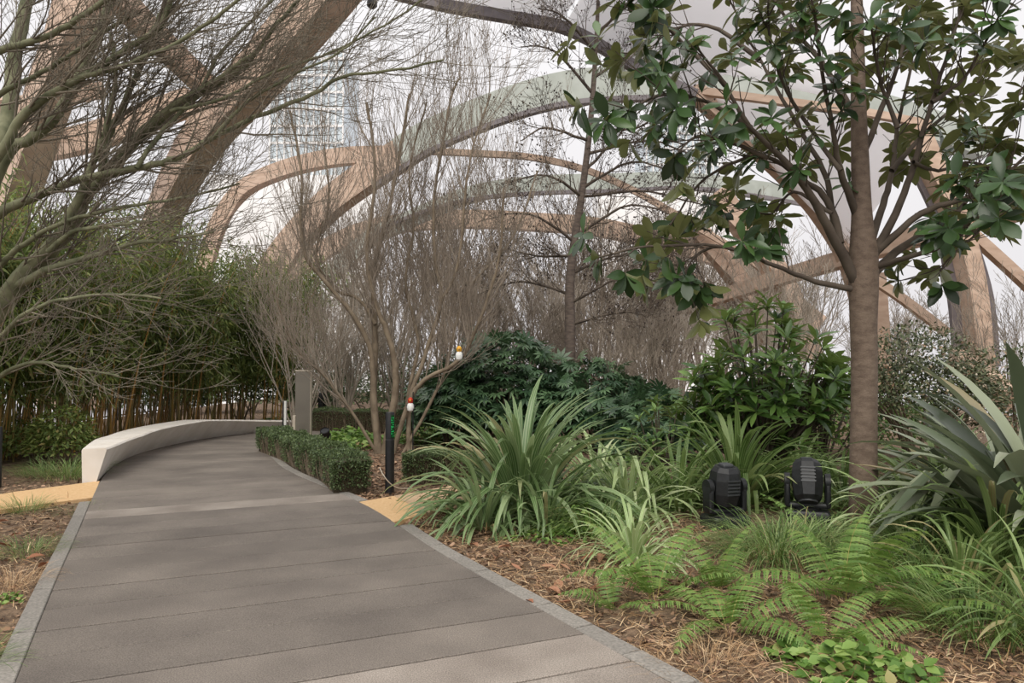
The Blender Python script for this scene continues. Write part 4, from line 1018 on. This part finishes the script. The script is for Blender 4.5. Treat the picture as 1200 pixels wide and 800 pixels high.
# ---- ferns ---------------------------------------------------------
def frond_mesh(seed, a0, a1, L=1.0, npin=27):
    r_ = random.Random(seed); V = []; T = []; x = z = 0; segs = 44; path_ = []
    for i in range(segs + 1):
        t_ = i / segs; a = a0 + (a1 - a0) * t_ ** 1.3
        if i: x += math.sin(a) * L / segs; z += math.cos(a) * L / segs
        path_.append((x, z, a))
    for k_ in range(npin):
        t_ = .14 + .86 * k_ / npin; i = min(segs, int(t_ * segs)); px_, pz_, a = path_[i]
        u_ = (t_ - .14) / .86; Lp = .19 * min(1, .45 + u_ * 2.2) * (1 - u_ ** 2.2) + .012
        tx, tz = math.sin(a), math.cos(a)
        for s_ in (-1, 1):
            dx = Vector((tx * .35, s_ * 1.0, tz * .35 - .12)).normalized(); fwd = Vector((tx, 0, tz)); b0_ = len(V)
            o = Vector((px_, 0, pz_)); nt = 8; wv = .0135
            for j in range(nt + 1):
                c_ = o + dx * Lp * j / nt + Vector((0, 0, -.25 * Lp * (j / nt) ** 2)); wj = wv * max(.06, (1 - (j / nt) ** 1.6)) * (1 if j % 2 else .62)
                V += [tuple(c_ + fwd * (wj + (.006 if j % 2 else 0)) ), tuple(c_), tuple(c_ - fwd * wj)]
            for j in range(nt):
                for q in (0, 1):
                    a_ = b0_ + 3 * j + q; T += [(a_, a_ + 3, a_ + 4), (a_, a_ + 4, a_ + 1)] if s_ < 0 else [(a_, a_ + 1, a_ + 4), (a_, a_ + 4, a_ + 3)]
    nf = len(T)
    for i in range(segs - 2):
        x0, z0, a = path_[i]; x1, z1, a2 = path_[i + 1]; b0_ = len(V); w_ = .004 * (1 - .7 * i / segs)
        V += [(x0, -w_, z0 + .003), (x0, w_, z0 + .003), (x1, w_, z1 + .003), (x1, -w_, z1 + .003)]; T += [(b0_, b0_ + 2, b0_ + 1), (b0_, b0_ + 3, b0_ + 2)]
    mi = [0] * nf + [1] * (len(T) - nf)
    return np_mesh('frond', V, tris=T, mats=[M_fern, M_rachis], mi=mi, smooth=False)
FR = [frond_mesh(s_, a0, a1) for s_, a0, a1 in ((1, .1, 1.3), (2, .3, 1.7), (3, .45, 2.0), (4, .6, 2.2), (5, .2, 2.1), (6, .7, 1.8))]
def fern(px, d, n_, L, seed, label):
    r_ = random.Random(seed); c = (P(px, 430, d).x, d, SOIL); t = empty('fern', c, label, 'fern')
    for i in range(n_):
        a = 2 * PI * i / n_ + r_.uniform(-.3, .3); LL = r_.uniform(*L)
        child('frond', FR[r_.randrange(6)], t, loc=(math.cos(a) * .03, math.sin(a) * .03, 0), rot=(r_.uniform(-.25, .25), r_.uniform(-.1, .25), a), scale=(LL, LL * r_.uniform(.85, 1.1), LL))
fern(765, 4.95, 9, (.55, .75), 1, 'leftmost fern by the kerb')
fern(838, 5.15, 9, (.42, .6), 2, 'small fern in front of the left floodlight')
fern(850, 4.4, 8, (.5, .65), 3, 'fern with spreading fronds just right of the leftmost one')
fern(985, 4.9, 10, (.7, .95), 4, 'tallest fern, below the magnolia trunk')
fern(965, 4.15, 7, (.5, .62), 5, 'fern at the bottom with a frond hanging toward the camera')
fern(1060, 4.7, 8, (.55, .72), 6, 'dark fern between the tallest fern and the right side clumps')
fern(715, 4.75, 7, (.3, .42), 7, 'smallest fern touching the kerb stones')

# ---- low leafy cover -----------------------------------------------
def cover(name, label, c, rx, ry, n_, size, h, seed, mat_=None, cat='groundcover', proto=None):
    r_ = np.random.default_rng(seed); a = r_.uniform(0, 2 * PI, n_); q = np.sqrt(r_.random(n_))
    A = np.stack([np.cos(a) * q * rx, np.sin(a) * q * ry, r_.uniform(.02, h, n_) * (1.2 - q)], -1)
    D = r_.normal(size=(n_, 3)) * np.array([1, 1, .25]); Nn = r_.normal(size=(n_, 3)) * .35 + np.array([0, -.2, 1])
    t = empty(name, (c[0], c[1], SOIL), label, cat)
    child('leaves', scatter_mesh('leaves', proto or leaf_proto(w=.8, curl=.1, segs=3, shape=.4), A, D, Nn, r_.uniform(*size, n_), mat_ or M_cover), t, kind='stuff')
cover('ivy_patch', 'fresh green leafy patch at the bottom edge below the ferns', (P(1010, 430, 3.7).x, 3.75), .38, .28, 300, (.05, .09), .16, 301)
cover('ivy_patch', 'small leafy patch at the bottom, left of the hanging frond', (P(925, 430, 4.0).x, 4.0), .16, .16, 70, (.05, .09), .14, 302)
cover('ivy_patch', 'bright leafy patch between the silvery clump and the pale striped one', (P(690, 430, 7.0).x, 7.1), .55, .4, 700, (.04, .08), .25, 303)
cover('ivy_patch', 'leafy patch under the largest strap leaved clump', (P(655, 430, 6.7).x, 6.75), .5, .3, 400, (.03, .06), .12, 304)
cover('leafy_groundcover', 'pale green leafy groundcover behind the curved hedge', (P(410, 430, 14.8).x, 14.8), .72, 1.0, 900, (.09, .16), .35, 305)
cover('leafy_groundcover', 'leafy groundcover behind the fan stemmed tree', (P(500, 430, 15.8).x, 15.8), 1.0, 1.0, 800, (.08, .14), .35, 306)
cover('leafy_groundcover', 'leafy groundcover in front of the far evergreen shrubs', (P(430, 430, 19).x, 19), 2.0, 1.2, 1100, (.09, .15), .3, 307, M_bamboo)
cover('leafy_groundcover', 'green groundcover behind the far end of the white bench', (-5.2, 20), 1.6, .8, 900, (.08, .15), .6, 308)
cover('leafy_groundcover', 'mixed green groundcover under the right side clumps', (P(1120, 430, 7.3).x, 7.6), 1.6, 1.6, 2400, (.05, .1), .3, 309, M_green)
cover('leafy_groundcover', 'mixed green groundcover around the floodlights', (P(860, 430, 8.3).x, 8.6), 1.8, .8, 2200, (.05, .1), .22, 310, M_green)
cover('ivy_patch', 'small bright weed in the left bed beside the straw', tuple(gp(8, 706)[:2]), .1, .1, 60, (.03, .05), .08, 312)

# ---- clipped hedges -------------------------------------------------
def hedge(label, line, w, h, n_, seed, top=.06):
    r_ = random.Random(seed); s3 = smooth_line(line, 6); c = s3[len(s3) // 2]
    t = empty('box_hedge', (c[0], c[1], SOIL), label, 'hedge'); off = np.array([c[0], c[1], SOIL])
    d = arclen(s3); L = d[-1]; PP = []; DD = []
    def fr_(s_):
        k_ = np.interp(s_, d, range(len(s3))); p = at_t(s3, k_); q = at_t(s3, k_ + .3); q0 = at_t(s3, k_ - .3)
        tt = Vector((q[0] - q0[0], q[1] - q0[1], 0)).normalized(); return Vector((p[0], p[1], SOIL)), tt, Vector((-tt.y, tt.x, 0))
    for i in range(n_):
        s_ = r_.uniform(-w * .3, L + w * .3); p, tt, nn = fr_(min(max(s_, 0), L)); p = p + tt * (s_ - min(max(s_, 0), L))
        bul = 1 + .09 * math.sin(s_ * 7 + 1) + .05 * math.sin(s_ * 17); hh = h * (1 + .07 * math.sin(s_ * 6) + .04 * math.sin(s_ * 15))
        a = r_.uniform(0, 1)
        if a < .45: x_, z_ = r_.uniform(-1, 1), 1.0; n0 = Vector((0, 0, 1))
        else:
            x_ = 1 if r_.random() < .5 else -1; z_ = r_.uniform(.12, 1) ** .7; n0 = nn * x_
        q = p + nn * (x_ * w / 2 * bul * (1 - .15 * (1 - z_))) + Vector((0, 0, z_ * hh)) - n0 * r_.uniform(0, .06)
        if s_ <= 0 or s_ >= L: q = q - tt * 0
        PP.append(tuple(q)); DD.append(tuple(n0 + rdir(r_) * .9))
    for e_, sg in ((0, -1), (L, 1)):
        p, tt, nn = fr_(e_)
        for i in range(int(n_ * w * h / (L * (w + 2 * h)) * 1.3)):
            z_ = r_.uniform(.1, 1) ** .7; x_ = r_.uniform(-1, 1)
            PP.append(tuple(p + tt * sg * (w * .3 - r_.uniform(0, .06)) + nn * x_ * w / 2 + Vector((0, 0, z_ * h)))); DD.append(tuple(tt * sg + rdir(r_) * .9))
    n2 = len(PP); rg = np.random.default_rng(seed)
    core = MB(); cl = []; 
    p0, t0_, _ = fr_(0); p1, t1_, _ = fr_(L)
    cl = [p0 - t0_ * w * .2] + [Vector((q[0], q[1], SOIL)) for q in s3[1:-1:2]] + [p1 + t1_ * w * .2]
    core.sweep([q + Vector((0, 0, h * .47)) for q in cl], w * .8, h * .86)
    o = core.build('twig_core', M_hcore, t); o.location = -Vector(off)
    ST = Tubes()
    for i in range(int(L * 60)):
        p, tt, nn = fr_(r_.uniform(0, L)); sg = 1 if r_.random() < .5 else -1
        b_ = p + nn * sg * w * .38; e = p + nn * sg * w * .5 + Vector((0, 0, h * r_.uniform(.5, .85))) + tt * r_.uniform(-.08, .08)
        ST.add([b_ - Vector(off), (b_ + e) / 2 - Vector(off), e - Vector(off)], [.006, .005, .003], 3)
    ST.build('stems', M_bark2, t, kind='stuff')
    child('foliage', scatter_mesh('foliage', diamond(.55), np.array(PP) - off, np.array(DD), rg.normal(size=(n2, 3)) + np.array([0, 0, .5]), rg.uniform(.02, .038, n2), M_box), t, kind='stuff')
hedge('low clipped box hedge curving along the right side of the path', [(-4.3, 13.3), (-3.62, 12.2), (-2.9, 10.9), (-2.35, 9.9), (-1.98, 9.05)], .5, .46, 26000, 71)
hedge('low clipped box hedge right of the black bollard', [(-1.25, 9.95), (-.6, 9.85), (.1, 9.8)], .5, .42, 12000, 72)
hedge('dark clipped hedge behind the pale groundcover', [(-4.6, 17.7), (-3.6, 17.6), (-2.4, 17.8)], .6, .55, 9000, 73)

# ------------------------------------------------------------------ litter on the beds
def litter(name, label, n_, box_, proto, size, seed, mat_, zr, group=None, flat=.3):
    r_ = np.random.default_rng(seed); x = r_.uniform(box_[0], box_[1], n_); y = box_[2] + (box_[3] - box_[2]) * r_.random(n_) ** 1.3
    k_ = ~on_path(x, y, .14); x, y = x[k_], y[k_]; n2 = len(x)
    A = np.stack([x, y, SOIL + r_.uniform(*zr, n2)], -1); D = r_.normal(size=(n2, 3)) * np.array([1, 1, flat * .5]); Nn = r_.normal(size=(n2, 3)) * flat + np.array([0, 0, 1])
    o = child(name, scatter_mesh(name, proto, A, D, Nn, r_.uniform(*size, n2), mat_), kind='stuff'); put(o, label, 'litter')
straw = (np.array([(-.02, 0, 0), (.02, 0, 0), (.022, .5, .06), (-.022, .5, .06), (.01, 1, 0), (-.01, 1, 0)]), np.array([(0, 1, 2, 3), (3, 2, 4, 5)]), np.zeros(6))
flake = (np.array([(-.22, 0, 0), (.2, .05, .03), (.28, .6, .1), (-.2, .7, .02), (.1, 1, -.02), (-.05, 1, .03)]), np.array([(0, 1, 2, 3), (3, 2, 4, 5)]), np.zeros(6))
litter('straw_litter', 'pale dry straw strewn over the bed right of the path', 30000, (-1.6, 3.2, 2.4, 8.6), straw, (.04, .14), 401, M_straw, (.0, .035))
litter('straw_litter', 'pale dry straw strewn over the bed left of the path', 18000, (-7.5, -1.2, 2.2, 9.3), straw, (.04, .14), 402, M_straw, (.0, .035))
litter('bark_litter', 'brown bark flakes covering the bed right of the path', 26000, (-1.8, 3.4, 2.4, 9), flake, (.015, .05), 403, M_flake, (.0, .025), flat=.5)
litter('bark_litter', 'brown bark flakes covering the bed left of the path', 16000, (-8.2, -1.2, 2.2, 10.5), flake, (.015, .05), 404, M_flake, (.0, .025), flat=.5)
litter('bark_litter', 'brown bark flakes around the bollard and behind the curved hedge', 9000, (-4.2, 1.5, 8.5, 14.5), flake, (.03, .07), 405, M_flake, (.0, .03), flat=.5)
fl_me = []
for k_ in range(3):
    V, q, U = leaf_proto(w=.45, curl=[.15, -.2, .3][k_], fold=[.3, .15, .4][k_], segs=5); fl_me.append(np_mesh('fallen_leaf', V, q, mat=M_fallen, u=U))
fl_pts = [(580, 654), (612, 668), (634, 662), (655, 678), (668, 667), (690, 690), (600, 640), (720, 672), (640, 690), (560, 640), (680, 655), (708, 650), (742, 660), (650, 705), (10, 610), (25, 625), (15, 640), (60, 660), (30, 655)]
for i, (x, y) in enumerate(fl_pts):
    p = G(x, y, SOIL + .03); rt = x > 300
    o = child('fallen_leaf', fl_me[i % 3], loc=p, rot=(R.uniform(-.3, .3), R.uniform(-.3, .3), R.uniform(0, 6.28)), scale=[R.uniform(.11, .17)] * 3)
    put(o, 'dry red brown leaf lying on the litter right of the path' if rt else 'dry brown leaf lying in the bed left of the path', 'leaf', 'fallen leaves right of the path' if rt else 'fallen leaves left of the path')
o = child('fallen_leaf', fl_me[0], loc=G(625, 706, .006), rot=(.05, .05, .5), scale=[.09] * 3); put(o, 'single brown leaf lying on the right kerb stones', 'leaf')

# ------------------------------------------------------------------ built objects
def bollard(c, h, rad, label, lit=False, m_=None):
    t = empty('bollard', c, label, 'bollard')
    MB().lathe([(rad * 1.0, 0), (rad, h * .66)], n=24).build('shaft', M_black, t, smooth=True)
    MB().lathe([(rad * .9, h * .66), (rad * .9, h * .675)], n=24).build('joint_ring', M_dark, t, smooth=True)
    hd = MB().lathe([(rad, h * .675), (rad, h - .01), (rad * .9, h)], n=24).build('head', M_black, t, smooth=True)
    if lit:
        pan = MB(); pan.lathe([(rad + .0015, h * .69), (rad + .0015, h * .965)], n=8, a0=math.radians(-68), a1=math.radians(-18)).build('lit_panel', mat('deep green glass', '0c3a1c', '104a24', rough=.2), hd, smooth=True)
        gm = MB()
        z = h * .705
        rz_ = random.Random(2)
        while z < h * .95:
            hh = .022
            for a in range(-64, -24, 9):
                if rz_.random() < .72:
                    gm.lathe([(rad + .003, z), (rad + .003, z + hh * rz_.uniform(.4, .9))], n=1, a0=math.radians(a), a1=math.radians(a + rz_.uniform(4, 7)))
            z += hh * 1.25
        gm.build('lit_marks', M_led, hd, kind='stuff')
    return t
bollard(G(456.5, 579, SOIL), 1.0, .055, 'black bollard with a green lit panel beside the yellow slab', True)
bollard((P(-1, 430, 9.6).x, 9.6, SOIL), .78, .055, 'black bollard cut by the left edge of the picture')
bollard((P(376, 430, 20).x, 20, SOIL), .85, .07, 'left one of two small black bollards far behind the pillar')
bollard((P(381, 430, 21).x, 21, SOIL), .85, .07, 'right one of two small black bollards far behind the pillar')
T = Tubes(); T.add([Vector(q) for q in smooth_line([P(445, 548, 8.75), P(449, 556, 8.6), P(457, 566, 8.6), P(468, 572, 8.7), P(482, 572, 8.9), P(490, 575, 9)], 5)], [.006] * 26, 6)
o = T.build('cable', M_pillar_e); put(o, 'thin pale cable looping across the green lit bollard', 'cable')

# pillar sign
pc = Vector((P(356, 430, 15.0).x, 15.0, SOIL))
t = empty('sign_pillar', pc, 'tall bronze grey metal sign pillar standing behind the curved hedge', 'sign')
MB().box((0, 0, .73), (.31, .12, 1.46), bev=.01).build('body', M_pillar, t)
MB().box((0, 0, 1.475), (.315, .13, .03), bev=.005).build('top_edge', M_pillar_e, t)
MB().box((.158, 0, .73), (.012, .122, 1.44)).build('side_edge', M_pillar_e, t)
t = empty('marker_post', (P(345.5, 430, 14.6).x, 14.6, SOIL), 'short pale wooden post just left of the sign pillar', 'post')
MB().box((0, 0, .3), (.06, .06, .6), bev=.006).build('post', M_pillar_e, t)
t = empty('marker_post', (P(334, 430, 15.4).x, 15.4, SOIL), 'slim black and white post at the far end of the white bench', 'post')
MB().box((-.02, 0, .42), (.035, .05, .84)).build('black_side', M_black, t); MB().box((.02, -.01, .42), (.045, .05, .86)).build('white_face', M_white, t)

# small uplight behind hedge
t = empty('uplight', (P(382, 430, 13.4).x, 13.4, SOIL), 'small black uplight between the curved hedge and pale groundcover', 'lamp')
MB().lathe([(.02, 0), (.02, .26)], n=10).build('spike', M_black, t)
Mr = Matrix.Rotation(math.radians(35), 3, 'X')
MB().lathe([(.06, -.08), (.085, -.02), (.085, .09), (.075, .1), (.075, .085)], (0, 0, .34), 18, Mr).build('housing', M_blackm, t, smooth=True)
for s_ in (-1, 1): MB().box((s_ * .094, 0, .3), (.008, .03, .12)).build('bracket', M_black, t)

# coloured little bird figures hung in the shrubs
def bird(c, label, top, body):
    t = empty('bird_ornament', c, label, 'ornament')
    MB().lathe([(.01, -.1), (.05, -.07), (.065, -.01), (.05, .04), (.03, .06)], n=12).build('body', body, t, smooth=True)
    MB().lathe([(.03, .05), (.045, .08), (.045, .12), (.02, .15), (.005, .155)], n=12).build('head', top, t, smooth=True)
    MB().lathe([(.02, 0), (.012, .03), (.002, .055)], (0, -.04, .1), 8, Matrix.Rotation(PI / 2, 3, 'X')).build('beak', M_orange, t)
    if top is M_orange:
        T = Tubes(); T.add([Vector((0, 0, .15)), Vector((0, 0, .33))], [.003, .003], 4); T.build('cord', M_dark, t)
    for s_ in (-1, 1): MB().box((s_ * .055, .01, -.02), (.02, .05, .1), Matrix.Rotation(s_ * .3, 3, 'Y')).build('wing', M_dark, t)
bird(P(538, 416, 12.4), 'small yellow and white bird ornament hanging over the dark evergreen', M_orange, M_white)
bird(P(481, 476, 12.8), 'small red and white bird ornament behind the black bollard', M_red, M_white)
T = Tubes(); a_ = P(484, 476, 12.85); T.add([Vector((a_.x, a_.y, SOIL)), Vector((a_.x, a_.y, a_.z + .25))], [.012, .01], 6); o = T.build('garden_stake', M_black); put(o, 'thin black stake carrying the red and white ornament', 'stake')

# moving floodlights
def floodlight(c, rz, tilt, label, sc=1.0):
    t = empty('floodlight', c, label, 'lamp', rz=rz); t.scale = (sc,) * 3
    MB().box((0, 0, .06), (.36, .28, .11), bev=.02).build('base', M_blackm, t, smooth=True)
    MB().lathe([(.11, .115), (.11, .14)], n=20).build('turntable', M_black, t, smooth=True)
    y = MB(); y.box((0, 0, .155), (.36, .12, .04), bev=.012).build('yoke', M_blackm, t, smooth=True)
    for s_ in (-1, 1):
        a = MB(); a.box((s_ * .165, 0, .26), (.045, .13, .24), bev=.012); a.lathe([(.07, -.022), (.07, .022)], (s_ * .165, 0, .36), 18, Matrix.Rotation(PI / 2, 3, 'Y'))
        a.build('arm', M_blackm, t, smooth=True)
    Mr = Matrix.Rotation(tilt, 3, 'X'); cc = Vector((0, 0, .37))
    hd = MB(); v = []; nn_ = 8
    prof_ = [(.085, .085, -.19), (.11, .115, -.16), (.125, .14, -.06), (.125, .14, .06), (.115, .125, .13), (.09, .1, .17)]
    f = [tuple(range(nn_))[::-1], tuple(range(nn_ * 5, nn_ * 6))]
    for a_, b_, z in prof_:
        for k_ in range(nn_):
            an = PI / 8 + k_ * PI / 4; v.append(cc + Mr @ Vector((a_ * math.cos(an) * 1.08, b_ * math.sin(an) * 1.08, z)))
    for r_ in range(5):
        for k_ in range(nn_): f.append((r_ * nn_ + k_, r_ * nn_ + (k_ + 1) % nn_, (r_ + 1) * nn_ + (k_ + 1) % nn_, (r_ + 1) * nn_ + k_))
    ho = hd.add(v, f).build('head', M_blackm, t)
    ln = MB(); ln.lathe([(.08, -.205), (.085, -.185)], cc, 20, Mr).build('lens_ring', M_dark, ho, smooth=True)
    for k_ in range(5):
        MB().box(cc + Mr @ Vector((0, -.142, -.05 + .03 * k_)), (.12, .008, .012), Mr).build('vent_slat', M_dark, ho)
    MB().box(cc + Mr @ Vector((0, 0, .18)), (.1, .1, .03), Mr, bev=.008).build('end_cap', M_dark, ho)
floodlight((P(848, 430, 7.2).x, 7.2, SOIL), .3, .1, 'left black moving head floodlight among the strap leaves', 1.1)
floodlight((P(944, 430, 7.3).x, 7.3, SOIL + .03), -.3, -.45, 'right black moving head floodlight, nearest the magnolia trunk', 1.12)
